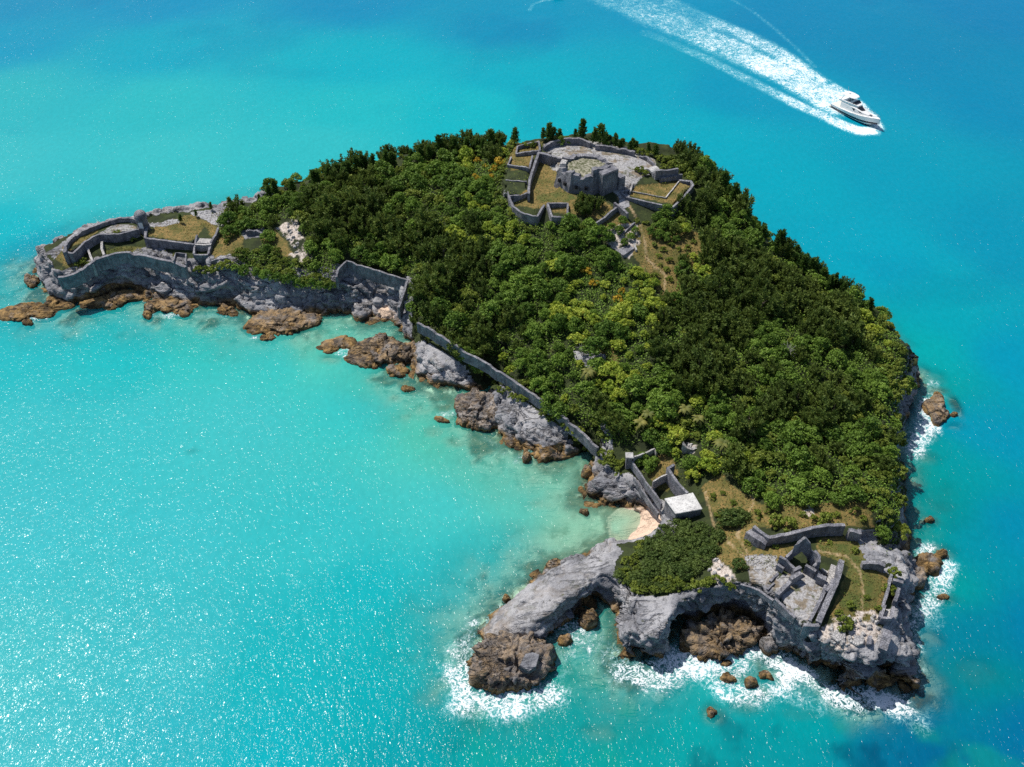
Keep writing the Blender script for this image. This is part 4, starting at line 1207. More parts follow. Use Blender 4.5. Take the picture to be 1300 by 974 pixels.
wall('straight dark wall holding the brown grass terrace of the sea fort', [(186,286,10.6),(184,302,10.4),(200,304,10.4),(222,307,10.3),(246,310,10.2)], .8, name='retaining_wall', rag=.1, depth=2.2)
wall('low broken wall at the landward end of the sea fort', [(268,331,9.0),(280,329,9.1),(291,327,9.2)], .6, name='broken_wall', rag=.2)
wall('small square gate frame wall behind the front wall of the sea fort', [(220,331,10.2),(223,321,10.0),(236,322,10.0),(236,335,9.8)], .35, name='gate_wall', rag=.1, mx=1.2)
tb = at(182, 287, 10.2)
turret = tag(empty('sentry_turret', (tb[0], tb[1], 10.0)), 'round domed stone sentry turret on the sea fort parapet', 'turret')
def lathe(name, prof, mat, parent=None, n=20, loc=(0, 0, 0), noise=0.0):
    bm = bmesh.new()
    rows = []
    for r, z in prof:
        rows.append([bm.verts.new((loc[0] + math.cos(2 * math.pi * k / n) * r * (1 + noise * math.sin(k * 3.7 + z * 5)), loc[1] + math.sin(2 * math.pi * k / n) * r, loc[2] + z)) for k in range(n)])
    for a, b in zip(rows[:-1], rows[1:]):
        for k in range(n):
            bm.faces.new((a[k], a[(k + 1) % n], b[(k + 1) % n], b[k]))
    bm.faces.new(rows[0][::-1]); bm.faces.new(rows[-1])
    return bm_obj(name, bm, mat, parent)
turret.scale = (1.15, 1.15, 1.1)
lathe('turret_body', [(1.35, -2.0), (1.35, 0.3), (1.25, 0.4), (1.2, 2.5), (1.42, 2.6), (1.42, 2.85)], MAT_WALL, turret, noise=.02)
lathe('domed_cap', [(1.40, 2.85), (1.36, 3.3), (1.15, 3.8), (0.8, 4.15), (0.35, 4.35), (0.05, 4.42)], MAT_WALL, turret, noise=.03)
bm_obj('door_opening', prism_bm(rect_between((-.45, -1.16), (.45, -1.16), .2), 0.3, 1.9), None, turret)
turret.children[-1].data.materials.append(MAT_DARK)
sp = at(179, 291, 9.6)
steps = tag(empty('stone_steps', (sp[0], sp[1], 8.0)), 'flight of pale stone steps beside the sentry turret', 'steps')
for k in range(4):
    bm_obj('step', prism_bm([(-1.6, -1.5 + k * .7), (1.6, -1.5 + k * .7), (1.6, -0.8 + k * .7 + .3), (-1.6, -0.8 + k * .7 + .3)], -.8, .45 + .42 * k, .03), MAT_WALL_PALE, steps)
# two-roomed block of the sea fort
bp = on_ground(257, 318)
block = tag(empty('guardhouse_ruin', bp), 'roofless two-roomed stone guardhouse at the inner end of the sea fort', 'ruin')
part_wall('front_wall', block, [(246,323,9.9),(255,323.5,9.9),(264,323,9.9)], .7, rag=.06, depth=2.0)
part_wall('side_wall', block, [(264,322,9.9),(266,314,10.0),(268,307,10.3)], .7, rag=.08, depth=2.0)
part_wall('side_wall', block, [(246,322,9.9),(246.5,312,10.0),(250,298,11.0)], .6, rag=.1, depth=2.0)
part_wall('cross_wall', block, [(248,310,10.4),(258,311,10.4),(268,310,10.4)], .8, MAT_WALL_PALE, .08, depth=2.0)
part_wall('side_wall', block, [(268,307,10.5),(273,298,10.8),(277,289,11.4)], .7, rag=.15, depth=2.0)
fl = atv([(249,302,10.2),(270,303,10.2),(268,309,10.2),(248,308,10.2)]) - bp
bm_obj('roof_slab', prism_bm([tuple(p[:2]) for p in fl], -1.0, max(.3, 10.15 - bp[2]), .05), MAT_WALL_PALE, block)
wall('crumbling grey wall half hidden by scrub behind the guardhouse', [(312,293,11.0),(325,292,11.0),(340,296,11.0)], .8, name='broken_wall', rag=.3)

# ---- flat-roofed house by the beach and its yard walls
MAT_ROOF = make_wall_mat('limewashed_roof', (0.52, 0.51, 0.50), (0.74, 0.73, 0.71), 1.6, 0.2)
roof_z = 8.5
hc = atv([(844,633,roof_z),(879.5,625.5,roof_z),(891.5,646,roof_z),(858,652,roof_z)])
hcen = hc[:, :2].mean(0)
house = tag(empty('flat_roofed_house', (hcen[0], hcen[1], 5.2)), 'small stone house with flat pale roof beside the beach', 'house')
quad = [tuple(p[:2] - hcen) for p in hc]
ins = [(x * .965, y * .965) for x, y in quad]
walls_o = bm_obj('house_wall', prism_bm(ins, -1.6, roof_z - 5.2 - .30, .03), MAT_WALL, house)
rf = bm_obj('roof', prism_bm([(x * 1.02, y * 1.02) for x, y in quad], roof_z - 5.2 - .296, roof_z - 5.2, .05), MAT_ROOF, house)
def on_face(i, j, u, z0, z1, w, name, mat, out=.04):
    a, b = np.array(ins[i]), np.array(ins[j])
    d = (b - a) / np.linalg.norm(b - a); n = np.array([d[1], -d[0]])
    mid = a + (b - a) * u
    if np.dot(n, mid) < 0: n = -n
    return bm_obj(name, prism_bm([tuple(mid - d * w / 2 + n * out), tuple(mid + d * w / 2 + n * out), tuple(mid + d * w / 2 - n * .2), tuple(mid - d * w / 2 - n * .2)], z0, z1), mat, house)
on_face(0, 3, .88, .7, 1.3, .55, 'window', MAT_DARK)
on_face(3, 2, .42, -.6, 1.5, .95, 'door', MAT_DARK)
yw = 'yard walls around the beach house'
wall('long low yard wall running from stone pillar to the beach house', [(803,586,7.2),(812,600,7.0),(822,614,6.8),(832,627,6.6),(840,640,6.4)], .45, name='yard_wall', rag=.12, mx=1.9)
wall('short low wall at the top of the yard, turning at its end', [(804,580,7.6),(816,576,7.6),(831,569.5,7.8),(834,575,7.6)], .5, MAT_WALL_PALE, 'yard_wall', rag=.15)
wall('tall buttressed wall standing behind the beach house', [(856,590,8.8),(848,594,9.0),(853,602,8.9),(860,612,8.8),(867,620,8.7),(873,626,8.6)], .7, name='yard_wall', rag=.12, depth=1.2)
wall('low dividing wall crossing the yard to the tall buttressed wall', [(829,611,7.0),(838,606,7.2),(850,601,7.6)], .4, MAT_WALL_PALE, 'yard_wall', rag=.1)
wall('lower wall along the rock edge beneath the yard', [(805,606,5.6),(814,620,5.2),(824,636,4.6),(836,652,3.8)], .45, name='lower_wall', rag=.15, mx=1.5)
pl = at(799, 579, 7.9)
pil = tag(empty('gate_pillar', (pl[0], pl[1], ground1(pl[0], pl[1]))), 'square stone gate pillar with sunlit top painted pale above the pitted headland', 'pillar')
gzp = 7.9 - pil.location[2]
bm_obj('shaft', prism_bm([(-.6, -.6), (.6, -.6), (.6, .6), (-.6, .6)], -.6, gzp, .05), MAT_WALL, pil)
bm_obj('sunlit_top', prism_bm([(-.8, -.8), (.8, -.8), (.8, .8), (-.8, .8)], gzp + .003, gzp + .28, .06), MAT_PLASTER, pil)  # pale plaster colour paints the sunlight on the pillar's top
wall('white gable fragment poking out of the trees above the beach house', [(867,561,10.6),(872,566,9.8),(879,568,9.2),(885,567,8.8)], 1.0, MAT_WALL_PALE, 'wall_fragment', rag=.3)

# ---- the castle on the southern cliff
cz = 10.6
cc = at(1015, 745, cz)
castle = tag(empty('castle_ruin', (cc[0], cc[1], cz)), 'roofless castle ruin with tall gable and stone terrace on the southern cliff', 'castle')
W = lambda n, pts, th=.6, **k: part_wall(n, castle, pts, th, **k)
W('gable_wall', [(998,707,13.4),(1004,702,13.4),(1009,697,13.6),(1009.5,692,15.8),(1022,682,17.4)], .65, rag=.06, label='tall stepped gable wall of the ruined hall')
W('hall_wall', [(1022.5,682.5,17.2),(1029,690,15.8),(1030,699,13.8),(1034,702,13.6)], .65, rag=.08)
W('hall_wall', [(1034,699,15.0),(1040,705,14.9),(1040,714,14.4)], .7, rag=.1, label='free-standing pier of the hall wall')
W('hall_wall', [(990,706,13.8),(998,711,13.6),(1003,716,13.2),(1009,722,12.8)], .7, rag=.15)
W('hall_wall', [(987,716,12.6),(995,722,12.4)], .7, rag=.15)
W('cross_wall', [(1007,724,12.9),(1017,719,12.9)], .7, rag=.1)
W('cross_wall', [(1023,717,13.2),(1030,721,13.2),(1036,725,13.2)], .8, rag=.1)
W('cross_wall', [(1033,718,13.6),(1037,715,13.8)], .6, rag=.1)
W('pier', [(1004,734,12.9),(1011,730,13.0),(1017,727,13.0)], 1.0, rag=.08, label='massive pier at the head of the terrace')
W('terrace_wall', [(987,754,12.4),(995,746,12.5),(1003,738,12.6)], .9, rag=.12)
W('pier', [(1038,730,13.0),(1049,735,12.8)], 1.2, rag=.15)
W('terrace_wall', [(1050,738,12.2),(1046,752,12.0),(1038,768,11.8),(1028,788,11.5)], .75, rag=.08, depth=1.6, label='long straight terrace wall')
W('terrace_wall', [(984,760,12.0),(993,768,11.8),(1002,777,11.7),(1010,784,11.6)], .7, rag=.1, depth=1.6, mx=1.7)
W('outer_wall', [(1069,711,14.2),(1066,726,13.8),(1061,740,13.2),(1054,755,12.6),(1047,771,12.0),(1039,790,11.4)], 1.25, rag=.14, depth=3.0, label='high outer wall facing the castle lawn')
W('outer_wall', [(1049,750,12.4),(1055,741,12.6),(1058,734,12.8)], .6, rag=.2)
W('gate_wall', [(1020,793,11.2),(1024,793.5,11.3),(1034,794,11.4),(1040,793,11.3)], .9, rag=.06, depth=4.0, mx=3.4, label='end wall with the sea gate')
W('passage_floor', [(1060,718,11.6),(1054,738,11.4),(1045,758,11.2),(1034,786,10.9)], 1.6, rag=.02, mat=MAT_WALL_PALE)
W('low_wall', [(978,738,11.5),(988,727,11.5)], .5, rag=.15)
W('low_wall', [(974,748,11.4),(980,743,11.5),(983,740,11.4)], .5, rag=.15)
gate = at(1028, 806, 8.6)
ga, gb = at(1025, 800, 9.6), at(1034, 800, 9.6)
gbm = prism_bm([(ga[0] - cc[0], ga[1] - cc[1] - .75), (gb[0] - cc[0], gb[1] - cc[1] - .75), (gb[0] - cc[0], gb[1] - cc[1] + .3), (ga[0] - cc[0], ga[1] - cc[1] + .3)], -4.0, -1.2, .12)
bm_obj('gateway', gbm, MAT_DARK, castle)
CW = 'castle outworks'
wall('curved dark wall along the upper edge of the castle lawn', [(957,668,12.0),(966,675,12.0),(977,682,12.2),(993,679,12.4),(1004,677,12.6),(1015,674,12.8),(1033,669.5,13.0),(1050,667,13.1),(1073,666,13.2)], .9, name='curtain_wall', rag=.14, depth=1.2)
wall('short dark wall block just east of the curved lawn wall', [(1078,673,12.8),(1086,673.5,12.7),(1094,675,12.5)], 1.1, name='wall_block', rag=.15, depth=1.2)
wall('thick weathered wall stub at the thicket end of the curved wall', [(950,674,11.0),(958,680,11.2),(967,685,11.3),(974,689,11.2)], 1.8, name='wall_stub', rag=.25)
wall('low kerb-like wall along the cliff top west of the castle terrace', [(940,742,10.9),(952,745,11.0),(964,750,11.0),(974,757,11.2),(982,762,11.4)], .6, name='cliff_wall', rag=.15, mx=1.1)
wall('blue shadowed wall closing the seaward top of the castle lawn', [(1095,714,11.9),(1105,713.5,12.0),(1115,714,12.0),(1124,718,11.8)], 1.0, name='cliff_wall', rag=.1, depth=1.2)
wall('crooked stone wall between the lawn and the seaward parapet cells', [(1132,729,11.2),(1130,738,11.1),(1126,754,11.0),(1121,770,10.9),(1117,784,10.8)], .6, name='cliff_wall', rag=.18)
wall('cross wall of the uppermost parapet cell above the yellow topped shelf', [(1134,736,11.4),(1140,737,11.5),(1147,739,11.4)], .8, name='parapet_wall', rag=.12, depth=1.6)
wall('outer wall of the parapet cells, half fallen over the sea cliff', [(1142,746,11.3),(1140,753,11.2),(1137,762,11.0)], .7, name='parapet_wall', rag=.2, depth=2)
bpp = on_ground(1125, 778)
para = tag(empty('parapet_block', bpp), 'box-shaped stone gun parapet filled with rubble on the cliff edge', 'parapet')
pb = lambda *q: part_wall('side_wall', para, *q, thick=.6, rag=.08, depth=1.6)
pb([(1124,768,11.6),(1118,784,11.5)]); pb([(1118,784,11.5),(1126,784.5,11.5),(1132,784,11.5)]); pb([(1132,784,11.5),(1134,770,11.6)])
ff = atv([(1124,770,11.2),(1133,770,11.2),(1131,783,11.2),(1119,783,11.2)]) - bpp
bm_obj('rubble_fill', prism_bm([tuple(p[:2]) for p in ff], -1.5, .9, .1), MAT_WALL_PALE, para)
wall('thick low wall block at the corner above the black sea caves', [(1128,800,10.6),(1125,812,10.4),(1121,824,10.0)], 1.8, name='wall_block', rag=.15, depth=1.4)
wall('small rubble wall beside the castle pier and outer wall', [(1043,722,11.6),(1051,727,11.8)], .5, MAT_WALL_PALE, 'rubble_wall', rag=.2)

# ------------------------------------------------------------------ boats
def plain(name, col, rough, spec=0.5, metal=0.0):
    t = NT(name); P = t.pos()
    n = t.noise(P, 6.0, 3)
    c = t.mix(t.smooth(n, .3, .7), tuple(v * .93 for v in col), col)
    t.bsdf.inputs['Metallic'].default_value = metal
    return t.base(c, rough, None, spec)
MAT_GEL = plain('white_gelcoat', (0.82, 0.82, 0.81), 0.22)
MAT_DECK = plain('pale_deck', (0.70, 0.66, 0.60), 0.55)
MAT_GLASS = plain('dark_tinted_glass', (0.012, 0.015, 0.022), 0.06, 0.7)
MAT_NAVY = plain('dark_hull_paint', (0.014, 0.018, 0.035), 0.25)
MAT_STEEL = plain('polished_steel', (0.62, 0.62, 0.63), 0.25, 0.5, 1.0)
MAT_CANVAS = plain('grey_canvas', (0.35, 0.36, 0.38), 0.8)

def loft(name, stations, mat, parent, cap=True, smooth=True):
    """stations: list of (x, [(y, z), ...]) half outlines from centre-bottom to centre-top, mirrored"""
    bm = bmesh.new(); rows = []
    for x, half in stations:
        full = [(y, z) for y, z in half] + [(-y, z) for y, z in half[::-1]]
        rows.append([bm.verts.new((x, y, z)) for y, z in full])
    for a, b in zip(rows[:-1], rows[1:]):
        for k in range(len(a)):
            k2 = (k + 1) % len(a)
            bm.faces.new((a[k], a[k2], b[k2], b[k]))
    if cap:
        bm.faces.new(rows[0]); bm.faces.new(rows[-1][::-1])
    bmesh.ops.remove_doubles(bm, verts=bm.verts, dist=0.004)
    bmesh.ops.recalc_face_normals(bm, faces=bm.faces)
    o = bm_obj(name, bm, mat, parent)
    for p in o.data.polygons: p.use_smooth = smooth
    if smooth:
        md = o.modifiers.new('edge', 'EDGE_SPLIT'); md.split_angle = R(35)
    return o

def tube(name, pts, r, mat, parent, n=6):
    bm = bmesh.new()
    pts = [Vector(p) for p in pts]; rows = []
    for i, p in enumerate(pts):
        d = (pts[min(i + 1, len(pts) - 1)] - pts[max(i - 1, 0)]).normalized()
        u = d.cross(Vector((0, 0, 1)));
        if u.length < 1e-3: u = d.cross(Vector((1, 0, 0)))
        u.normalize(); v = d.cross(u)
        rows.append([bm.verts.new(p + (u * math.cos(2 * math.pi * k / n) + v * math.sin(2 * math.pi * k / n)) * r) for k in range(n)])
    for a, b in zip(rows[:-1], rows[1:]):
        for k in range(n):
            bm.faces.new((a[k], a[(k + 1) % n], b[(k + 1) % n], b[k]))
    bm.faces.new(rows[0]); bm.faces.new(rows[-1][::-1])
    bmesh.ops.recalc_face_normals(bm, faces=bm.faces)
    return bm_obj(name, bm, mat, parent)

def yacht(label, bow_p, stern_p, group=None):
    b, s = np.array(bow_p), np.array(stern_p)
    L = float(np.linalg.norm(b - s)); hd = math.atan2(b[1] - s[1], b[0] - s[0])
    k = L / 20.0                                  # designed 20 m long, x forward from the stern
    root = tag(empty('motor_yacht', (s[0], s[1], 0.15), hd), label, 'motor yacht', group)
    root.scale = (k, k, k)
    root.rotation_euler = (0, R(-2.2), hd)
    beam = [(0, 2.55), (4, 2.75), (9, 2.8), (13, 2.45), (16.5, 1.6), (18.6, .75), (19.8, .1)]
    sheer = [(0, 1.55), (4, 1.65), (9, 1.9), (13, 2.2), (16.5, 2.55), (18.6, 2.75), (19.8, 2.85)]
    bx = lambda x: float(np.interp(x, *zip(*beam))); sx = lambda x: float(np.interp(x, *zip(*sheer)))
    xs = [0, 2, 4, 6.5, 9, 11, 13, 15, 16.5, 17.6, 18.6, 19.3, 19.8]
    st = []
    for x in xs:
        w, h = bx(x), sx(x)
        keel = -0.9 + max(0, x - 14) ** 2 * 0.085
        st.append((x, [(0, keel), (w * .72, max(-.25, keel + .35)), (w * .88, .35 + max(0, x - 14) * .1), (w * .97, h - .45), (w, h), (w - .10, h + .02), (0, h - .08)]))
    loft('hull', st, MAT_GEL, root)
    st = []
    for x in xs:
        w, h = bx(x), sx(x)
        st.append((x, [(w * .90 + .03, .30 + max(0, x - 14) * .1), (w * .985 + .03, h - .62), (w * .985 + .05, h - .66), (w * .90 + .05, .28 + max(0, x - 14) * .1)]))
    # dark stripe down each topside
    for sgn in (1, -1):
        bm = bmesh.new(); rows = []
        for x in xs[:-1]:
            w, h = bx(x), sx(x)
            z0 = .20 + max(0, x - 14) * .12; z1 = z0 + .60
            f = lambda z: np.interp(z, [.35 + max(0, x - 14) * .1, h - .45], [w * .88, w * .97]) + .03
            rows.append([bm.verts.new((x, sgn * f(z0), z0)), bm.verts.new((x, sgn * f(z1), z1)), bm.verts.new((x, sgn * (f(z1) - .08), z1)), bm.verts.new((x, sgn * (f(z0) - .08), z0))])
        for a, c in zip(rows[:-1], rows[1:]):
            for q in range(4):
                bm.faces.new((a[q], a[(q + 1) % 4], c[(q + 1) % 4], c[q]))
        bmesh.ops.recalc_face_normals(bm, faces=bm.faces)
        bm_obj('hull_stripe', bm, MAT_NAVY, root)
    loft('swim_platform', [(-1.1, [(0, .25), (2.0, .25), (2.1, .4), (0, .4)]), (0.1, [(0, .25), (2.4, .25), (2.4, .4), (0, .4)])], MAT_DECK, root, smooth=False)
    loft('cockpit_sole', [(0.3, [(0, 1.50), (2.2, 1.55), (2.2, 1.66), (0, 1.66)]), (4.0, [(0, 1.6), (2.35, 1.6), (2.35, 1.74), (0, 1.74)])], MAT_DECK, root, smooth=False)
    # saloon with raked windscreen
    cab = loft('cabin', [(3.8, [(0, 1.6), (2.05, 1.7), (1.9, 3.5), (1.7, 3.7), (0, 3.8)]), (7, [(0, 1.7), (2.15, 1.8), (2.0, 3.55), (1.75, 3.8), (0, 3.9)]), (10.2, [(0, 1.9), (2.05, 2.0), (1.85, 3.5), (1.6, 3.7), (0, 3.8)]),
                   (12.6, [(0, 2.1), (1.7, 2.2), (1.4, 3.0), (1.2, 3.1), (0, 3.2)]), (15.2, [(0, 2.3), (1.0, 2.4), (.7, 2.65), (.5, 2.7), (0, 2.75)])], MAT_GEL, root)
    for sgn in (1, -1):
        bm = bmesh.new()
        row = [(4.4, 2.0, 2.55, 3.25), (7.0, 2.10, 2.6, 3.35), (10.0, 2.00, 2.6, 3.3), (12.2, 1.66, 2.6, 2.95), (13.2, 1.40, 2.62, 2.72)]
        vv = [[bm.verts.new((x, sgn * (w + .05 - (z - 2.0) * .11), z)) for z in (z0, z1)] + [bm.verts.new((x, sgn * (w - .10 - (z - 2.0) * .11), z)) for z in (z1, z0)] for x, w, z0, z1 in row]
        for a, c in zip(vv[:-1], vv[1:]):
            for q in range(4):
                bm.faces.new((a[q], a[(q + 1) % 4], c[(q + 1) % 4], c[q]))
        bm.faces.new(vv[0]); bm.faces.new(vv[-1])
        bmesh.ops.recalc_face_normals(bm, faces=bm.faces)
        bm_obj('side_window', bm, MAT_GLASS, cab)
    loft('windscreen', [(10.35, [(0, 3.62), (1.5, 3.52), (1.52, 3.66), (0, 3.84)]), (12.5, [(0, 3.05), (1.12, 2.98), (1.15, 3.12), (0, 3.24)]), (13.1, [(0, 2.95), (.9, 2.88), (.92, 2.98), (0, 3.1)])], MAT_GLASS, cab)
    fb = loft('flybridge', [(2.6, [(0, 3.75), (1.8, 3.75), (1.9, 4.15), (0, 4.15)]), (7.0, [(0, 3.85), (1.95, 3.85), (2.05, 4.55), (0, 4.5)]), (9.4, [(0, 3.8), (1.7, 3.8), (1.75, 4.6), (0, 4.6)]), (10.6, [(0, 3.75), (1.2, 3.75), (1.0, 4.2), (0, 4.3)])], MAT_GEL, root)
    loft('flybridge_windscreen', [(8.6, [(0, 4.62), (1.72, 4.58), (1.6, 5.15), (1.5, 5.15), (1.6, 4.6), (0, 4.64)][:3] + [(0, 5.2)]), (9.7, [(0, 4.5), (1.35, 4.45), (1.1, 4.7), (0, 4.75)])], MAT_GLASS, fb)
    loft('helm_seat', [(5.6, [(0, 4.5), (1.2, 4.5), (1.2, 5.0), (0, 5.0)]), (6.4, [(0, 4.5), (1.2, 4.5), (1.2, 5.0), (0, 5.0)])], MAT_CANVAS, fb)
    loft('hardtop', [(3.0, [(0, 6.25), (1.7, 6.2), (1.75, 6.32), (0, 6.42)]), (5.5, [(0, 6.35), (1.9, 6.3), (1.95, 6.42), (0, 6.55)]), (7.6, [(0, 6.3), (1.75, 6.25), (1.8, 6.36), (0, 6.48)]), (8.6, [(0, 6.2), (1.2, 6.17), (1.2, 6.26), (0, 6.32)])], MAT_GEL, root)
    for sgn in (1, -1):
        tube('arch_leg', [(3.2, sgn * 1.85, 4.1), (3.9, sgn * 1.75, 5.3), (4.3, sgn * 1.6, 6.3)], .14, MAT_GEL, root)
        tube('roof_post', [(8.0, sgn * 1.6, 4.6), (7.6, sgn * 1.55, 6.3)], .07, MAT_STEEL, root)
        rail = [(x, sgn * (bx(x) - .12), sx(x) + .75) for x in (10, 12, 14, 16, 17.6, 18.8)] + [(19.6, 0, sx(19.6) + .75)]
        tube('bow_rail', rail, .05, MAT_STEEL, root)
        for x in (10, 12, 14, 16, 17.6):
            tube('stanchion', [(x, sgn * (bx(x) - .12), sx(x)), (x, sgn * (bx(x) - .12), sx(x) + .75)], .035, MAT_STEEL, root)
    loft('foredeck_hatch', [(15.4, [(0, 2.68), (.4, 2.66), (.4, 2.76), (0, 2.78)]), (16.2, [(0, 2.6), (.35, 2.58), (.35, 2.7), (0, 2.72)])], MAT_GLASS, root)
    tube('antenna', [(4.2, .5, 6.4), (3.6, .5, 8.6)], .04, MAT_GEL, root)
    lathe('radar_dome', [(.38, 6.5), (.42, 6.62), (.34, 6.8), (.12, 6.88)], MAT_GEL, root, 14, (5.2, 0, 0))
    return root
yacht('white motor yacht with dark side windows speeding ahead of its foaming wake', at(1115, 165)[:2], at(1060, 135)[:2])
yacht('small white motorboat entering at the top edge of the view', at(717, -1)[:2], at(700, -2)[:2])

# ------------------------------------------------------------------ vegetation
def leaf_mat(name, dark, light, trans=0.25, yellow=None):
    t = NT(name)
    inf = t.node('ShaderNodeObjectInfo')
    sh = t.attr('shade')
    f = t.math('ADD', t.math('MULTIPLY', inf.outputs['Random'], 0.55), t.math('MULTIPLY', sh, 0.50), clamp=True)
    c = t.mix(f, dark, light)
    if yellow:
        c = t.mix(t.smooth(sh, 0.72, 0.95, 0, 0.9), c, yellow)
    t.base(c, 0.62, None, 0.25)
    tr = t.node('ShaderNodeBsdfTranslucent')
    t.l(c, tr.inputs[0])
    ms = t.node('ShaderNodeMixShader')
    ms.inputs[0].default_value = trans
    t.l(t.bsdf.outputs[0], ms.inputs[1]); t.l(tr.outputs[0], ms.inputs[2])
    t.l(ms.outputs[0], t.out.inputs['Surface'])
    return t.m
MAT_BROAD = leaf_mat('broad_leaves', (0.067, 0.136, 0.018), (0.224, 0.345, 0.048))
MAT_CEDAR = leaf_mat('cedar_needles', (0.062, 0.108, 0.022), (0.178, 0.236, 0.046), 0.32)
MAT_SCRUB = leaf_mat('scrub_leaves', (0.103, 0.155, 0.021), (0.276, 0.328, 0.052))
MAT_YELLOW = leaf_mat('yellow_green_leaves', (0.20, 0.31, 0.03), (0.50, 0.56, 0.08), 0.3, (0.55, 0.46, 0.05))
MAT_ORANGE = leaf_mat('golden_leaves', (0.34, 0.27, 0.03), (0.68, 0.46, 0.05), 0.3)
MAT_YOUNG = leaf_mat('young_cedar_needles', (0.057, 0.121, 0.025), (0.149, 0.247, 0.052), 0.35)
MAT_THICKET = leaf_mat('thicket_leaves', (0.053, 0.098, 0.021), (0.144, 0.201, 0.044))
MAT_PALM = leaf_mat('palm_fronds', (0.10, 0.13, 0.03), (0.30, 0.27, 0.07), 0.25)
t_ = NT('grey_bark'); MAT_BARK = t_.base(t_.mix(t_.noise(t_.pos(), 3.0, 4), (0.06, 0.045, 0.035), (0.17, 0.14, 0.11)), 0.95)
t_ = NT('bleached_wood'); MAT_DEAD = t_.base(t_.mix(t_.noise(t_.pos(), 3.0, 4), (0.28, 0.26, 0.25), (0.50, 0.48, 0.46)), 0.9)

def leaf_quads(cen, out, size, length=1.0, r=None, flat=0.55):
    """one small rhombic leaf clump per point, facing roughly 'out'"""
    r = r or rng
    n = len(cen)
    nv = out + r.normal(size=(n, 3)) * flat
    nv /= np.linalg.norm(nv, axis=1)[:, None] + 1e-9
    a = np.cross(nv, r.normal(size=(n, 3))); a /= np.linalg.norm(a, axis=1)[:, None] + 1e-9
    b = np.cross(nv, a)
    s = size * r.uniform(.6, 1.25, n)[:, None]
    v = np.stack([cen + a * s * length * .5, cen + b * s * .42, cen - a * s * length * .5, cen - b * s * .42], 1)
    return v.reshape(-1, 3), np.arange(n * 4).reshape(-1, 4), np.repeat(r.uniform(0, 1, n), 4)

def needle_quads(cen, axis, length, width, r=None):
    r = r or rng
    n = len(cen)
    ax = axis + r.normal(size=(n, 3)) * 0.38
    ax /= np.linalg.norm(ax, axis=1)[:, None] + 1e-9
    s = np.cross(ax, r.normal(size=(n, 3))); s /= np.linalg.norm(s, axis=1)[:, None] + 1e-9
    L = length * r.uniform(.6, 1.3, n)[:, None]
    v = np.stack([cen, cen + ax * L * .45 + s * width * .5, cen + ax * L, cen + ax * L * .45 - s * width * .5], 1)
    return v.reshape(-1, 3), np.arange(n * 4).reshape(-1, 4), np.repeat(r.uniform(0, 1, n), 4)

def foliage_mesh(name, v, f, sh, mat):
    me = mesh_arrays(name, v, f)
    set_attr(me, 'shade', sh)
    me.materials.append(mat)
    return me

def broad_crown(seed, R_, H, lobes=20, per=62, leaf=.42, mat=None, low=0.1):
    r = np.random.default_rng(seed)
    cs, os_, ss = [], [], []
    for k in range(lobes):
        a = r.uniform(0, 6.28); q = R_ * math.sqrt(r.uniform(0, 1)) * .82
        z = H * (low + (1 - low) * (1 - (q / R_) ** 2) * r.uniform(.65, 1.0))
        lr = R_ * r.uniform(.14, .32)
        d = r.normal(size=(per, 3)); d[:, 2] = np.abs(d[:, 2]) * 1.1 - .25
        d /= np.linalg.norm(d, axis=1)[:, None]
        cs.append(np.array([math.cos(a) * q, math.sin(a) * q, z]) + d * lr * np.array([1, 1, .75]) * r.uniform(.8, 1.08, (per, 1)))
        os_.append(d)
        ss.append(np.full(per, np.clip(r.normal(.5, .22), 0, 1)))
    v, f, sh = leaf_quads(np.vstack(cs), np.vstack(os_), leaf, 1.1, r)
    sh = sh * .5 + np.repeat(np.concatenate(ss), 4) * .5
    return foliage_mesh('crown', v, f, sh, mat)

def cedar_crown(seed, R_, H, plumes=22, per=70, mat=None):
    r = np.random.default_rng(seed)
    cs, ax, ss = [], [], []
    for k in range(plumes):
        a = r.uniform(0, 6.28); q = math.sqrt(r.uniform(0, 1))
        base = np.array([math.cos(a) * R_ * q * .75, math.sin(a) * R_ * q * .75, H * (.12 + .45 * (1 - q) * r.uniform(.6, 1))])
        d = np.array([math.cos(a) * q * .42, math.sin(a) * q * .42, 1.0]); d += r.normal(size=3) * .12; d /= np.linalg.norm(d)
        L = H * r.uniform(.40, .72)
        t = r.uniform(0, 1, per)
        wd = .30 * (1 - t * .85) * R_ * .55
        off = r.normal(size=(per, 3)); off -= (off @ d)[:, None] * d
        off /= np.linalg.norm(off, axis=1)[:, None] + 1e-9
        cs.append(base + d * (t * L)[:, None] + off * (wd * r.uniform(.3, 1, per))[:, None])
        ax.append(d * .8 + off * .75)
        ss.append(np.full(per, np.clip(r.normal(.45, .25), 0, 1)))
    v, f, sh = needle_quads(np.vstack(cs), np.vstack(ax), .62, .26, r)
    sh = sh * .5 + np.repeat(np.concatenate(ss), 4) * .5
    return foliage_mesh('crown', v, f, sh, mat)

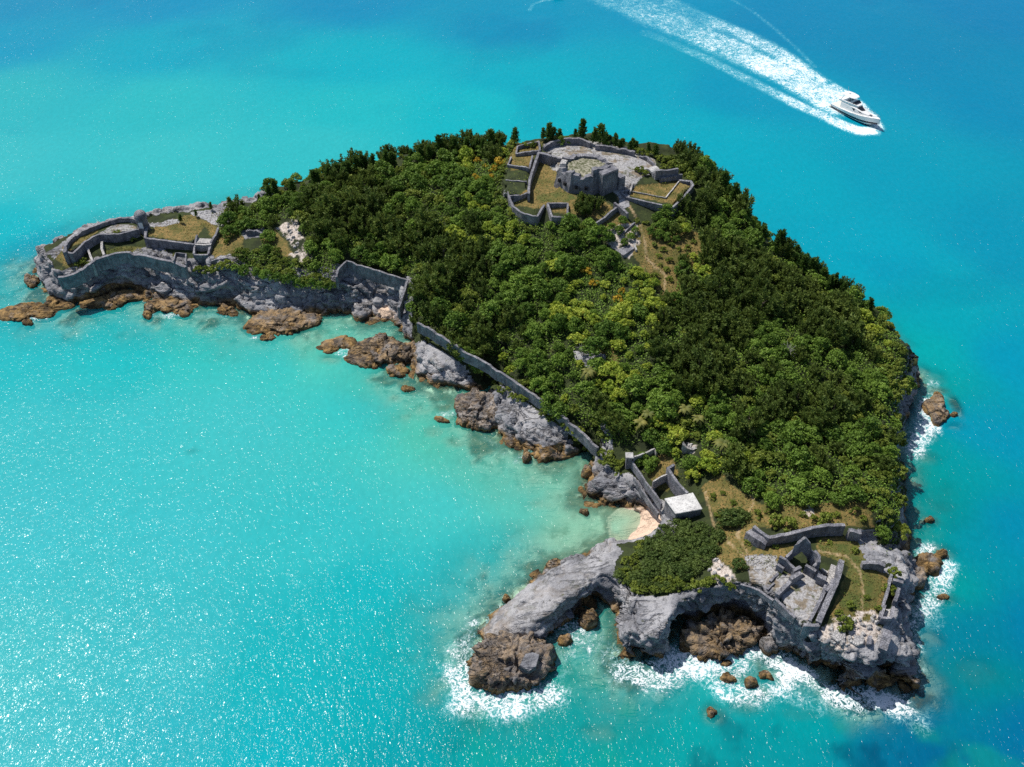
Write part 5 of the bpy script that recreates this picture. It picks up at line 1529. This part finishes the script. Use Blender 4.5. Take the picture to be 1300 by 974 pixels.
def spire_crown(seed, R_, H, mat):
    """young open cedar: thin leader with a few rising sprays"""
    r = np.random.default_rng(seed)
    cs, ax = [], []
    for k in range(34):
        z = H * (.12 + .8 * k / 34); a = k * 2.4 + r.uniform(-.4, .4)
        L = R_ * (1.05 - .85 * k / 34) * r.uniform(.6, 1.15)
        t = r.uniform(0.1, 1, 22)
        d = np.array([math.cos(a), math.sin(a), .75]); d /= np.linalg.norm(d)
        cs.append(np.array([0, 0, z]) + d * (t * L)[:, None] + r.normal(size=(22, 3)) * .07)
        ax.append(np.tile(d + np.array([0, 0, .5]), (22, 1)))
    cs.append(np.stack([np.zeros(30), np.zeros(30), r.uniform(.2, 1, 30) * H], 1)); ax.append(np.tile([0, 0, 1.0], (30, 1)))
    v, f, sh = needle_quads(np.vstack(cs), np.vstack(ax), .50, .22, r)
    return foliage_mesh('crown', v, f, sh, mat)

def trunk_mesh(H, r0, seed=0, limbs=4, spread=.5):
    r = random.Random(seed)
    bm = bmesh.new()
    def limb(p0, p1, ra, rb, n=6):
        p0, p1 = Vector(p0), Vector(p1)
        d = (p1 - p0).normalized(); u = d.orthogonal().normalized(); w = d.cross(u)
        rows = []
        for t in (0, .5, 1):
            c = p0.lerp(p1, t) + Vector((r.uniform(-1, 1), r.uniform(-1, 1), 0)) * (.05 if t == .5 else 0)
            q = ra + (rb - ra) * t
            rows.append([bm.verts.new(c + (u * math.cos(6.283 * k / n) + w * math.sin(6.283 * k / n)) * q) for k in range(n)])
        for a, b in zip(rows[:-1], rows[1:]):
            for k in range(n):
                bm.faces.new((a[k], a[(k + 1) % n], b[(k + 1) % n], b[k]))
        bm.faces.new(rows[-1])
    limb((0, 0, -.5), (0, 0, H * .6), r0, r0 * .55)
    for k in range(limbs):
        a = 6.283 * k / max(limbs, 1) + r.uniform(-.3, .3)
        limb((0, 0, H * r.uniform(.2, .5)), (math.cos(a) * spread * H * .6, math.sin(a) * spread * H * .6, H * r.uniform(.65, .9)), r0 * .5, r0 * .15)
    me = bpy.data.meshes.new('trunk'); bm.to_mesh(me); bm.free(); me.materials.append(MAT_BARK)
    return me

PROTO = {
 'cedar_tree': [(cedar_crown(100 + k, 2.0, 4.6, 24, 72, MAT_CEDAR), trunk_mesh(4.0, .16, k, 3, .25)) for k in range(6)],
 'broadleaf_tree': [(broad_crown(200 + k, 2.6, 3.3, 38, 46, .38, MAT_BROAD, .08), trunk_mesh(3.0, .17, k + 9, 5, .55)) for k in range(6)],
 'scrub_bush': [(broad_crown(300 + k, 1.7, 1.7, 16, 56, .34, MAT_SCRUB, .05), None) for k in range(5)],
 'yellow_green_shrub': [(broad_crown(400 + k, 2.1, 2.6, 26, 48, .38, MAT_YELLOW, .1), None) for k in range(4)],
 'golden_shrub': [(broad_crown(430 + k, 1.5, 1.5, 14, 46, .40, MAT_ORANGE, .1), None) for k in range(3)],
 'thicket_bush': [(broad_crown(460 + k, 2.1, 1.7, 24, 60, .30, MAT_THICKET, .2), None) for k in range(4)],
 'young_cedar': [(spire_crown(500 + k, [1.0, 1.25, .85, 1.4, 1.1][k], 4.2, MAT_YOUNG), trunk_mesh(3.8, .07, k + 30, 0)) for k in range(5)],
}
pr = random.Random(77)
def plant(kind, p, s, label, cat, group, sz=None, var=None):
    crown, trunk = PROTO[kind][pr.randrange(len(PROTO[kind])) if var is None else var % len(PROTO[kind])]
    rz = pr.uniform(0, 6.28)
    sz = sz or s * pr.uniform(.88, 1.15)
    if trunk is None:
        o = bpy.data.objects.new(kind, crown); C.objects.link(o)
    else:
        o = bpy.data.objects.new(kind, None); o.empty_display_size = .3; C.objects.link(o)
        for nm, me in (('trunk', trunk), ('crown', crown)):
            c = bpy.data.objects.new(nm, me); C.objects.link(c); c.parent = o
    o.location = (float(p[0]), float(p[1]), float(p[2]) - .05)
    lean = .16 if kind == 'young_cedar' else .10
    o.rotation_euler = (pr.uniform(-lean, lean), pr.uniform(-lean, lean), rz)
    q_ = pr.uniform(.82, 1.22)
    o.scale = (s * q_, s / q_, sz)
    tag(o, label, cat, group)
    return o

FOREST = [(278,282),(300,268),(350,255),(400,240),(460,222),(545,206),(600,197),(640,192),(655,180),(645,200),(640,225),(638,250),(650,268),(670,280),(695,284),(725,284),(750,287),(762,300),(765,318),(782,332),(800,336),(820,345),(842,388),(860,376),(858,352),(866,330),(896,322),(904,308),(884,292),(866,296),(838,300),(826,290),(828,274),(860,268),(882,262),(890,235),(870,222),(855,215),(862,200),
 (890,208),(930,250),(956,298),(1000,330),(1060,372),(1118,403),(1148,446),(1152,480),(1138,520),(1136,570),(1142,620),(1140,690),(1120,692),(1110,665),(1102,638),(1060,640),(1010,645),(975,640),(958,630),(930,605),(905,602),(880,612),(862,600),(852,582),(834,566),(806,566),(785,566),(760,562),(742,546),(720,526),(700,510),(660,480),(620,456),(590,440),(560,420),(530,404),(515,392),(522,352),(470,334),(440,324),(424,345),(415,366),(385,362),(350,352),(315,340),(292,336),(300,325),(330,318),(335,290),(300,302),(285,312)]
HOLES = [[(345,288),(376,272),(388,300),(398,330),(370,334),(352,318)],[(728,445),(770,450),(768,468),(735,464)],[(308,290),(342,290),(342,304),(310,305)],[(860,558),(890,560),(890,592),(862,588)],[(806,560),(836,566),(834,578),(800,582)],[(846,588),(862,592),(880,625),(850,632),(800,580)],
 [(760,285),(812,276),(815,300),(812,328),(780,334),(762,312)]]
DARK = [[(375,248),(480,216),(505,238),(495,290),(525,345),(470,332),(425,330),(392,300)],[(490,268),(560,282),(640,322),(690,372),(708,410),(668,440),(640,455),(575,408),(525,352)],[(900,375),(955,320),(1065,385),(1105,445),(1122,530),(1060,560),(985,540),(930,500),(870,480),(805,440),(835,400)],
 [(858,200),(935,252),(960,320),(905,352),(880,300),(890,240)],[(730,530),(790,530),(800,560),(770,566)],[(900,520),(950,520),(960,560),(910,565)],[(660,340),(700,345),(705,380),(668,378)],[(1020,560),(1060,560),(1070,600),(1030,600)]]
YELL = [[(690,395),(745,372),(800,352),(842,352),(840,400),(830,470),(780,500),(740,520),(700,500),(735,450)],[(570,300),(620,285),(650,300),(640,330),(590,330)],[(880,560),(930,555),(950,600),(905,600)],[(745,418),(790,395),(835,398),(830,440),(790,462),(770,448),(745,450)],[(862,318),(912,322),(910,352),(875,352)],[(760,355),(800,352),(805,378),(770,376)],[(700,490),(740,480),(745,510),(705,512)],[(1100,400),(1140,440),(1120,450),(1085,410)]]
GOLD = [[(604,203),(634,203),(636,226),(612,236),(600,222)],[(742,344),(768,345),(770,362),(745,362)],[(772,368),(795,366),(800,392),(776,392)]]
SCRUB = [[(1060,376),(1120,408),(1150,452),(1145,500),(1115,470),(1090,430)],[(1105,600),(1142,600),(1140,695),(1110,668)],[(860,520),(900,520),(905,590),(865,590)],[(292,312),(330,318),(415,345),(415,366),(350,352),(292,336)],[(880,240),(860,222),(870,205),(885,215)],[(640,215),(665,262),(720,284),(660,300),(620,260)]]
def pip(px, py, polys):
    return any(in_poly(np.array([px]), np.array([py]), p)[0] for p in polys)
fw = np.array([on_ground(a, b)[:2] for a, b in FOREST])
def zone(px, py):
    if px < 420: return 'by the white scree behind the sea fort'
    if py < 262 and px < 560: return 'on the western ridge'
    if px < 640 and py < 330: return 'on the slope between western ridge and gun tower'
    if px < 640 and py > 330 and px < 560: return 'above the walled cove'
    if px < 700 and py > 380: return 'behind the long boundary wall'
    if px > 850 and py < 345: return 'east of the grass wedge'
    if px < 790 and py < 440: return 'on the mid slope below the gun tower'
    if px < 880 and py < 440: return 'along the footpath below the gun tower'
    if py > 520 and px < 900: return 'above the beach house yard'
    if px > 1080: return 'along the eastern cliff edge'
    if px > 880 and py < 540: return 'in the dense eastern grove'
    if py > 560: return 'bordering the castle meadow'
    return 'in the middle of the wooded slope'
# even scatter over the wooded ground
EXT = [(518,394),(545,404),(600,440),(660,476),(720,520),(762,556),(762,578),(700,538),(640,500),(560,446),(520,414)]
LW = px_path([(530,409,9.3),(570,433,9.0),(620,462,8.6),(680,503,7.8),(742,552,6.6),(759,569,6.0)])[0]
x0, y0 = fw.min(0) - 2; x1, y1 = fw.max(0) + 14
pts, cell, DMIN = [], {}, 2.35
def far_enough(x, y, d):
    ci, cj = int(x // d), int(y // d)
    for a in range(ci - 1, ci + 2):
        for b in range(cj - 1, cj + 2):
            for (qx, qy) in cell.get((a, b), ()):
                if (qx - x) ** 2 + (qy - y) ** 2 < d * d:
                    return False
    cell.setdefault((ci, cj), []).append((x, y))
    return True
cand = np.stack([rng.uniform(x0, x1, 16000), rng.uniform(y0, y1, 16000)], 1)
cz_ = ground(cand[:, 0], cand[:, 1])
cpx, cpy = project(cand[:, 0], cand[:, 1], cz_)
cd, cw_ = coast_signed(cand[:, 0], cand[:, 1], False)
backside = (cd > 2.5) & (cw_ > 9.5) & (cd < 22) & (cz_ > 3)
inside = in_poly(cpx, cpy, FOREST) | in_poly(cpx, cpy, EXT)
ldist = seg_dist(cand[:, 0], cand[:, 1], LW)
lw_y = np.interp(cand[:, 0], LW[:, 0], LW[:, 1])
inside &= ~((ldist < 14) & (cand[:, 0] > LW[0, 0] - 3) & (cand[:, 0] < LW[-1, 0]) & (cand[:, 1] < lw_y + 1.1))
for h in HOLES:
    inside &= ~in_poly(cpx, cpy, h)
ridge_back = backside & ~inside & (cpy < 420) & (cpx > 300) & (cd > cw_ * .25) & ((cpx < 640) | (cpx > 850)) & ~in_poly(cpx, cpy, [(640,150),(850,150),(905,330),(640,290)])
inside &= cd > 0.9
okc = np.where(inside | ridge_back)[0]
kn = n2(cand[:, 0], cand[:, 1], 0.07, 4, 301)
chosen = []
for i in okc:
    if far_enough(cand[i, 0], cand[i, 1], DMIN):
        chosen.append(i)
NAMES = {'cedar_tree': ('dark feathery cedar', 'cedar'), 'broadleaf_tree': ('rounded green broadleaf tree', 'tree'), 'scrub_bush': ('low olive green bush', 'bush'), 'yellow_green_shrub': ('yellow green leafy shrub', 'shrub'), 'golden_shrub': ('golden flowering shrub', 'shrub')}
count = {}
rest = []
for i in chosen:
    px, py = cpx[i], cpy[i]
    if pip(px, py, GOLD) and kn[i] > -.25: k = 'golden_shrub'
    elif pip(px, py, YELL) and vnoise(np.array([[cand[i, 0] * .45, cand[i, 1] * .45, 3.2]]), 8)[0] > -.16: k = 'yellow_green_shrub'
    elif pip(px, py, DARK): k = 'cedar_tree' if kn[i] > -.10 else 'broadleaf_tree'
    elif pip(px, py, SCRUB): k = 'scrub_bush'
    else:
        k = 'broadleaf_tree' if kn[i] < .22 else 'cedar_tree'
        q = vnoise(np.array([[cand[i, 0] * .31, cand[i, 1] * .31, 9.2]]), 5)[0]
        if q > .30: k = 'yellow_green_shrub' if 560 < px < 960 and q > .40 else 'scrub_bush'
    if ridge_back[i] and k != 'cedar_tree' and kn[i] > -.1: k = 'cedar_tree'
    if count.get(k, 0) >= 298:
        k = 'scrub_bush' if k != 'scrub_bush' and count.get('scrub_bush', 0) < 298 else None
    if k is None:
        rest.append(i); continue
    count[k] = count.get(k, 0) + 1
    s = pr.choice([pr.uniform(.55, .8), pr.uniform(.8, 1.1), pr.uniform(.9, 1.45)]) * {'cedar_tree': .92, 'broadleaf_tree': .88, 'scrub_bush': 1.0, 'yellow_green_shrub': .9, 'golden_shrub': 1.0}[k]
    if ridge_back[i]: s *= .8
    zn = zone(px, py)
    plant(k, (cand[i, 0], cand[i, 1], cz_[i]), s, NAMES[k][0] + ' ' + zn, NAMES[k][1], NAMES[k][0] + 's ' + zn)
print('TREES', len(chosen), count, 'rest', len(rest))

# dense thicket over the mound by the beach
TH = [(790,715),(812,694),(838,676),(856,668),(880,668),(912,676),(918,690),(900,712),(885,730),(862,744),(835,750),(805,750),(784,738)]
cell.clear()
k = 0
xs = [p[0] for p in TH]; ys = [p[1] for p in TH]
for _ in range(3000):
    px, py = pr.uniform(min(xs), max(xs)), pr.uniform(min(ys), max(ys))
    if in_poly(np.array([px]), np.array([py]), TH)[0]:
        p = on_ground(px, py)
        if 838 < px < 898 and py < 670: continue
        if far_enough(p[0], p[1], 1.55):
            edge = px < 815 or py > 735
            plant('scrub_bush' if edge and pr.random() < .75 else 'thicket_bush', p, pr.uniform(.62, .95) * (.8 if edge else 1), ('low olive green bush at the rim of the thicket mound' if edge else 'dense dark green bush of the thicket mound beside the beach'), 'bush', 'bushes of the thicket mound'); k += 1
# single bushes one can tell apart
def bush(kind, px, py, s, label, cat='bush'):
    plant(kind, on_ground(px, py), s, label, cat, None)
bush('scrub_bush', 1045, 668, 1.5, 'round olive bush on the meadow just above the curved castle wall')
bush('scrub_bush', 1000, 668, 1.1, 'yellowish bush growing against the curved castle wall')
bush('scrub_bush', 982, 664, 1.1, 'bush beside the thicket end of the curved castle wall')
bush('scrub_bush', 1071, 795, 1.0, 'bright green bush at the foot of the castle outer wall')
bush('scrub_bush', 1078, 770, .6, 'small dark bush in the shade edge of the castle lawn')
bush('scrub_bush', 1116, 776, .6, 'small bush against the crooked lawn wall')
bush('thicket_bush', 928, 662, 1.3, 'dark green bush island between the forked footpaths')
bush('thicket_bush', 940, 659, 1.0, 'smaller dark bush right of the bush island in the forked footpaths')
bush('thicket_bush', 918, 668, .9, 'lower bush on the path side of the forked footpaths')
bush('thicket_bush', 938, 720, .8, 'small dark shrub between white rubble patch and castle court')
bush('scrub_bush', 1134, 729, .8, 'grassy bush on top of the uppermost parapet cell')
bush('scrub_bush', 1128, 752, .8, 'bush inside the parapet cells')
for a, b, s in ((900,742,.8),(888,746,.9),(912,738,.7),(925,748,.6)):
    plant('scrub_bush', on_ground(a, b), s, 'small yellowish bush along the cliff top between thicket and castle', 'bush', 'cliff top bushes')
for a, b, s in ((800,303,.8),(775,305,.9),(785,296,.9),(793,310,.7),(806,296,.7),(790,284,.9),(776,290,.8)):
    plant('broadleaf_tree', on_ground(a, b), s * .6, 'small dark tree among the slab ruin walls below the gun tower', 'tree', 'trees in the slab ruin')
for a, b, s in ((738,258,.7),(748,262,.9),(755,268,.8),(745,273,.9),(735,270,.8),(760,262,.7)):
    plant('cedar_tree', on_ground(a, b), s * .75, 'dark young cedar clump between walled pen and broken wall', 'cedar', 'cedars by the walled pen')
for a, b, s in ((826,298,.9),(836,302,1.0),(847,304,.9),(858,306,.7)):
    plant('broadleaf_tree', on_ground(a, b), s * .6, 'dark rounded shrub beside the footpath on the brown clearing', 'tree', 'shrubs of the brown clearing')
for a, b, s in ((812,218,.8),(818,222,.7),(852,222,.6)):
    plant('scrub_bush', on_ground(a, b), s, 'green bush beside the vaulted magazine', 'bush', 'bushes at the magazine')
for a, b, s in ((830,312,.5),(842,318,.6),(852,312,.5),(836,326,.5),(850,332,.6),(862,318,.5),(872,316,.6),(880,308,.5),(846,344,.6),(838,338,.4),(832,352,.6),(850,356,.6),(808,282,.5),(820,284,.5),(868,328,.5)):
    plant('scrub_bush', on_ground(a, b), s, 'low olive scrub dotted over the brown clearing below the fort', 'bush', 'scrub on the brown clearing')
for a, b, s in ((905,632,.5),(918,628,.4),(930,640,.5),(962,655,.6),(975,650,.5),(1020,655,.5),(1062,655,.5),(1085,650,.6),(1095,660,.5),(912,655,.5),(950,690,.5),(985,695,.4),(1052,690,.4),(1085,700,.5),(1100,760,.4),(1065,780,.5),(960,630,.6)):
    plant('scrub_bush', on_ground(a, b), s, 'small olive scrub scattered over the castle meadow grass', 'bush', 'scrub on the castle meadow')
for a, b, s in ((810,588,.9),(822,596,1.0),(830,590,.9),(818,584,.8)):
    plant('broadleaf_tree', on_ground(a, b), s * .62, 'rounded green tree growing inside the yard walls', 'tree', 'trees inside the yard')
for a, b, s in ((768,588,.8),(778,590,.8),(784,600,.7),(790,590,.7),(775,580,.8),(765,578,.7)):
    plant('scrub_bush', on_ground(a, b), s, 'dark scrub on the crown of the pitted headland', 'bush', 'scrub on the pitted headland')
for a, b, s in ((575,440,.6),(597,452,.6),(608,462,.7),(623,474,.6),(560,432,.5),(636,492,.7),(650,500,.6),(668,505,.7),(706,525,.7),(612,470,.6),(646,490,.5),(545,424,.6),(583,447,.7),(600,459,.8),(630,482,.7),(662,503,.8),(690,520,.7),(698,528,.6),(718,538,.8),(735,552,.9),(742,560,.9),(750,566,.9)):
    plant('scrub_bush', on_ground(a, b + 5), s, 'green creeper bush hanging over the seaward foot of the boundary wall', 'bush', 'creepers on the boundary wall')
for a, b, s in ((150,300,.6),(140,304,.6),(158,303,.6),(98,338,.6),(106,334,.7),(112,336,.5),(98,330,.5),(170,306,.5)):
    plant('scrub_bush', on_ground(a, b), s, 'weedy dark bush in the lower court of the sea fort', 'bush', 'weeds of the sea fort court')
for a, b, s in ((252,345,.8),(262,346,.9),(272,344,.9),(282,340,.9),(290,338,1.0)):
    plant('scrub_bush', on_ground(a, b), s, 'green bush on the cliff edge under the guardhouse', 'bush', 'bushes under the guardhouse')
for a, b, s in ((706,181,.7),(722,180,.8),(742,181,.8),(768,187,.8),(812,195,.9),(826,199,.8),(838,203,.9),(846,206,1.0),(852,212,.9),(842,214,.7),(676,186,.7),(666,187,.7),(800,191,.6),(785,188,.7),(860,208,.9),(850,203,.8)):
    plant('scrub_bush', on_ground(a, b), s, 'low green scrub on the crest behind the fort parapets', 'bush', 'scrub on the fort crest')
for a, b, s in ((300,345,.8),(312,349,.9),(326,350,.8),(340,355,1.0),(354,357,.9),(368,361,1.0),(382,365,.9),(396,366,1.0),(408,368,.9),(420,366,.8)):
    plant('broadleaf_tree', on_ground(a, b), s * .75, 'leafy green shrub overhanging the grey cliff between guardhouse and cove', 'shrub', 'shrubs along the grey cliff edge')
for a, b, s in ((792,728,.7),(806,746,.7),(830,752,.7),(850,748,.7),(870,746,.7),(796,738,.6),(818,750,.7),(842,752,.6),(860,748,.7),(880,742,.6)):
    plant('scrub_bush', on_ground(a, b), s, 'low olive green bush at the rim of the thicket mound', 'bush', 'bushes of the thicket mound')
# young cedars along the skyline, each one told apart by what it stands near
SK = [(342,256,.85,'young cedar on the skyline above the scree, lower of a pair'),(351,252,1.0,'young cedar on the skyline above the scree, taller of a pair'),(330,259,.5,'stunted young cedar at the landward rim of the bare western ridge'),(372,246,.8,'young cedar on the skyline just past the scree pair'),
 (405,236,.8,'spindly young cedar where the skyline woods begin to thicken'),(418,231,.9,'young cedar standing free on the skyline of the western ridge woods'),(444,224,.9,'slender young cedar in the western ridge skyline'),(455,220,1.0,'tallest slender cedar in the western ridge skyline'),(472,216,.9,'young cedar past the tallest in the western ridge skyline'),
 (500,212,.7,'short young cedar on the even stretch of ridge skyline'),(523,207,.8,'narrow young cedar on the even stretch of ridge skyline'),(545,204,.8,'young cedar beside the tall skyline trio'),(560,199,1.15,'tall pointed cedar leading the skyline trio'),(580,197,1.0,'middle pointed cedar of the skyline trio'),(592,195,1.0,'bushy pointed cedar of the skyline trio'),(603,194,.8,'small cedar at the end of the skyline trio'),
 (625,190,1.0,'leaning young cedar between skyline trio and the stepped plots'),(653,183,.9,'bushy young cedar just outside the uppermost grass plot'),(697,182,1.05,'narrow spire cedar behind the broken end of the parapet'),(736,180,1.2,'slim spire cedar directly behind the gun tower'),(752,183,.9,'bushy young cedar seaward of the low parapet'),(762,186,1.1,'spire cedar beside the bushy one seaward of the low parapet'),(780,188,.8,'young cedar behind the longer parapet'),(789,190,.5,'tiny cedar behind the longer parapet'),(800,193,.55,'tiny cedar at the end of the longer parapet'),
 (268,268,.45,'tiny shrubby tree on the bare western ridge, nearer the scree'),(229,283,.5,'tiny shrubby tree on the bare ridge by the sea fort'),(250,276,.4,'tiny twiggy tree midway on the bare western ridge'),
 (918,226,1.1,'tall ragged cedar topping the eastern grove edge'),(932,243,1.2,'ragged cedar leaning out over the eastern slope'),(945,262,1.2,'lowest ragged cedar on the eastern slope edge'),(968,307,.9,'thin cedar standing off the eastern slope, bushy base'),(985,320,1.15,'tall thin cedar standing out against turquoise water east of the grove'),(1000,330,.7,'short cedar beside the tall thin one east of the grove'),(1104,398,.8,'lone small cedar on the smooth scrub edge above the eastern cliff'),(1020,345,.9,'bristly cedar on the grove edge above the eastern water'),(1050,368,.9,'flat-topped cedar where the grove edge dips to scrub')]
for a, b, s, lab in SK:
    p = on_ground(a, b)
    plant('young_cedar', p, s * 1.35, lab, 'cedar', None, sz=s * 1.3)
for k in range(46):
    u_ = pr.random()
    a = pr.choice([pr.uniform(385, 640), pr.uniform(385, 640), pr.uniform(905, 1010), pr.uniform(1010, 1075)])
    b = float(np.interp(a, [385, 400, 460, 545, 600, 640, 905, 930, 956, 1000, 1075], [240, 236, 218, 203, 194, 188, 216, 245, 292, 326, 376])) + pr.uniform(-2, 6)
    west = a < 700
    plant('young_cedar', on_ground(a, b), pr.uniform(.8, 1.35), 'thin pointed cedar breaking the skyline of the western ridge' if west else 'thin pointed cedar breaking the edge of the eastern grove', 'cedar', 'pointed cedars of the western skyline' if west else 'pointed cedars of the eastern edge', sz=pr.uniform(.7, 1.25))
for k in range(16):
    a = pr.uniform(688, 835); b = float(np.interp(a, [688, 735, 800, 835], [180, 174, 187, 200])) + pr.uniform(-1, 3)
    plant('young_cedar', on_ground(a, b), pr.uniform(.7, 1.1), 'small pointed cedar growing close behind the fort parapets', 'cedar', 'pointed cedars behind the fort parapets', sz=pr.uniform(.45, .9))
for a, b, s, lab in ((712,183,.62,'round dark tree behind the skyline parapet near the spire cedar'),(720,182,.55,'second round tree behind the skyline parapet'),(770,187,.45,'round green tree behind the gap between the two parapets')):
    plant('broadleaf_tree', on_ground(a, b), s, lab, 'tree', None)

# palms with drooping yellowish fronds
def palm_crown(seed, mat):
    r = np.random.default_rng(seed); V, F, S = [], [], []; n = 0
    for k in range(15):
        a = k * 2.399 + r.uniform(-.2, .2); up = r.uniform(.15, .9); L = r.uniform(1.5, 2.1)
        d = np.array([math.cos(a), math.sin(a)]); s = np.array([-d[1], d[0]])
        row = []
        for i in range(7):
            t = i / 6
            z = up * L * t - 1.15 * t * t * L * .75
            w = .30 * math.sin(math.pi * min(1, .12 + t * .88)) + .02
            c = d * L * t * (1 - .12 * t)
            row.append((np.array([*(c + s * w), z - .10]), np.array([*c, z]), np.array([*(c - s * w), z - .10])))
        for p in row: V += list(p)
        for i in range(6):
            q = n + i * 3
            F += [(q, q + 1, q + 4, q + 3), (q + 1, q + 2, q + 5, q + 4)]
        S += [r.uniform(0, 1)] * 21; n += 21
    return foliage_mesh('crown', V, F, S, mat)
PROTO['palm_tree'] = [(palm_crown(k, MAT_PALM), None) for k in range(3)]
for a, b, s, lab in ((746,484,1.1,'spreading green palm beside the grey clearing in the wooded slope'),(812,548,1.0,'yellowish palm above the beach house yard, nearest the boundary wall'),(822,536,1.0,'tallest yellowish palm above the beach house yard'),(915,578,1.25,'pale palm standing alone uphill of the castle meadow'),(868,530,1.0,'yellow palm in the scrub above the white gable fragment'),(885,542,.9,'smaller yellow palm beside the palm in the scrub above the gable fragment'),(950,555,1.0,'yellowish palm deep in the wood above the castle meadow'),(660,385,.8,'pale palm rising between dark cedars on the mid slope')):
    p = on_ground(a, b)
    rt = tag(empty('palm_tree', p), lab, 'palm')
    th = 2.7 * s
    me = trunk_mesh(th / .6, .13, 3, 0); bpy.data.objects.new
    link('trunk', me, None, rt)
    c = bpy.data.objects.new('crown', PROTO['palm_tree'][pr.randrange(3)][0]); C.objects.link(c); c.parent = rt
    c.location = (0, 0, th); c.scale = (s, s, s); c.rotation_euler = (0, 0, pr.uniform(0, 6))
# bleached dead trees
def dead_tree(px, py, s, label):
    rt = tag(empty('dead_tree', on_ground(px, py), pr.uniform(0, 6)), label, 'dead tree')
    me = trunk_mesh(5.0, .15, int(px), 9, .75); me.materials.clear()
    o = link('trunk', me, MAT_DEAD, rt); rt.scale = (s, s, s)
    for k in range(3):
        me = trunk_mesh(3.4, .10, int(px) + k + 3, 6, .9); me.materials.clear()
        b = link('branch', me, MAT_DEAD, rt); b.location = (0, 0, 1.6); b.rotation_euler = (.9, 0, k * 2.1)
dead_tree(998, 452, .72, 'bleached dead tree with bare twigs in the dense eastern grove')
dead_tree(738, 452, .6, 'grey dead tree at the edge of the clearing on the wooded slope')

# undergrowth and grass: nobody could count these
def cover_stuff(name, n, polys, size, mats, h, holes=(), seed=1, thr=-.25):
    r = np.random.default_rng(seed)
    w = np.vstack([[on_ground(a, b)[:2] for a, b in p] for p in polys])
    lo, hi = w.min(0), w.max(0)
    q = np.stack([r.uniform(lo[0], hi[0], n), r.uniform(lo[1], hi[1], n)], 1)
    z = ground(q[:, 0], q[:, 1])
    px, py = project(q[:, 0], q[:, 1], z)
    jx = n2(q[:, 0], q[:, 1], .35, 3, 7) * 6; jy = n2(q[:, 0], q[:, 1], .35, 3, 8) * 4
    m = np.zeros(n, bool)
    for p in polys: m |= in_poly(px + jx, py + jy, p)
    for p in holes: m &= ~in_poly(px, py, p)
    m &= z > 1.5
    clump = n2(q[:, 0], q[:, 1], .5, 3, 19) + r.uniform(-.35, .35, n)
    m &= clump > thr
    q, z = q[m], z[m]
    cen = np.column_stack([q, z + r.uniform(.02, h, len(q)) * (0.5 + np.clip(clump[m], 0, 1))])
    v, f, sh = leaf_quads(cen, np.tile([0, 0, 1.0], (len(cen), 1)), size, 1.2, r, .9)
    me = foliage_mesh(name, v, f, sh, mats)
    o = link(name, me)
    return tag(o, None, None, None, 'stuff')
u = cover_stuff('undergrowth', 330000, [FOREST], .36, MAT_BROAD, 1.7, HOLES, 3)
u['label'] = 'dark green undergrowth filling the gaps between trees on the slope'; u['category'] = 'undergrowth'
MAT_DRY = leaf_mat('dry_grass_blades', (0.09, 0.085, 0.020), (0.24, 0.175, 0.055), .3)
g = cover_stuff('grass', 120000, GRASS_DRY + LAWN, .24, MAT_DRY, .22, HOLES[:4], 4)
wd_ = cover_stuff('weeds', 110000, GRASS_DRY + LAWN + [[(66,318),(112,290),(180,281),(290,268),(305,300),(300,335),(240,335),(150,318),(90,345)],[(640,180),(690,180),(690,290),(640,260)],[(775,555),(860,575),(912,610),(915,668),(885,630),(840,612),(795,600)],[(1090,690),(1150,690),(1145,725),(1100,712)],[(690,180),(745,172),(835,190),(870,215),(830,215),(800,190),(740,182)]], .26, MAT_SCRUB, .5, HOLES[:4], 6, .30)
wd_['label'] = 'tufts of green weeds through the dry grass around the ruins'; wd_['category'] = 'weeds'
g['label'] = 'dry brown and olive grass on the open ground around the ruins'; g['category'] = 'grass'
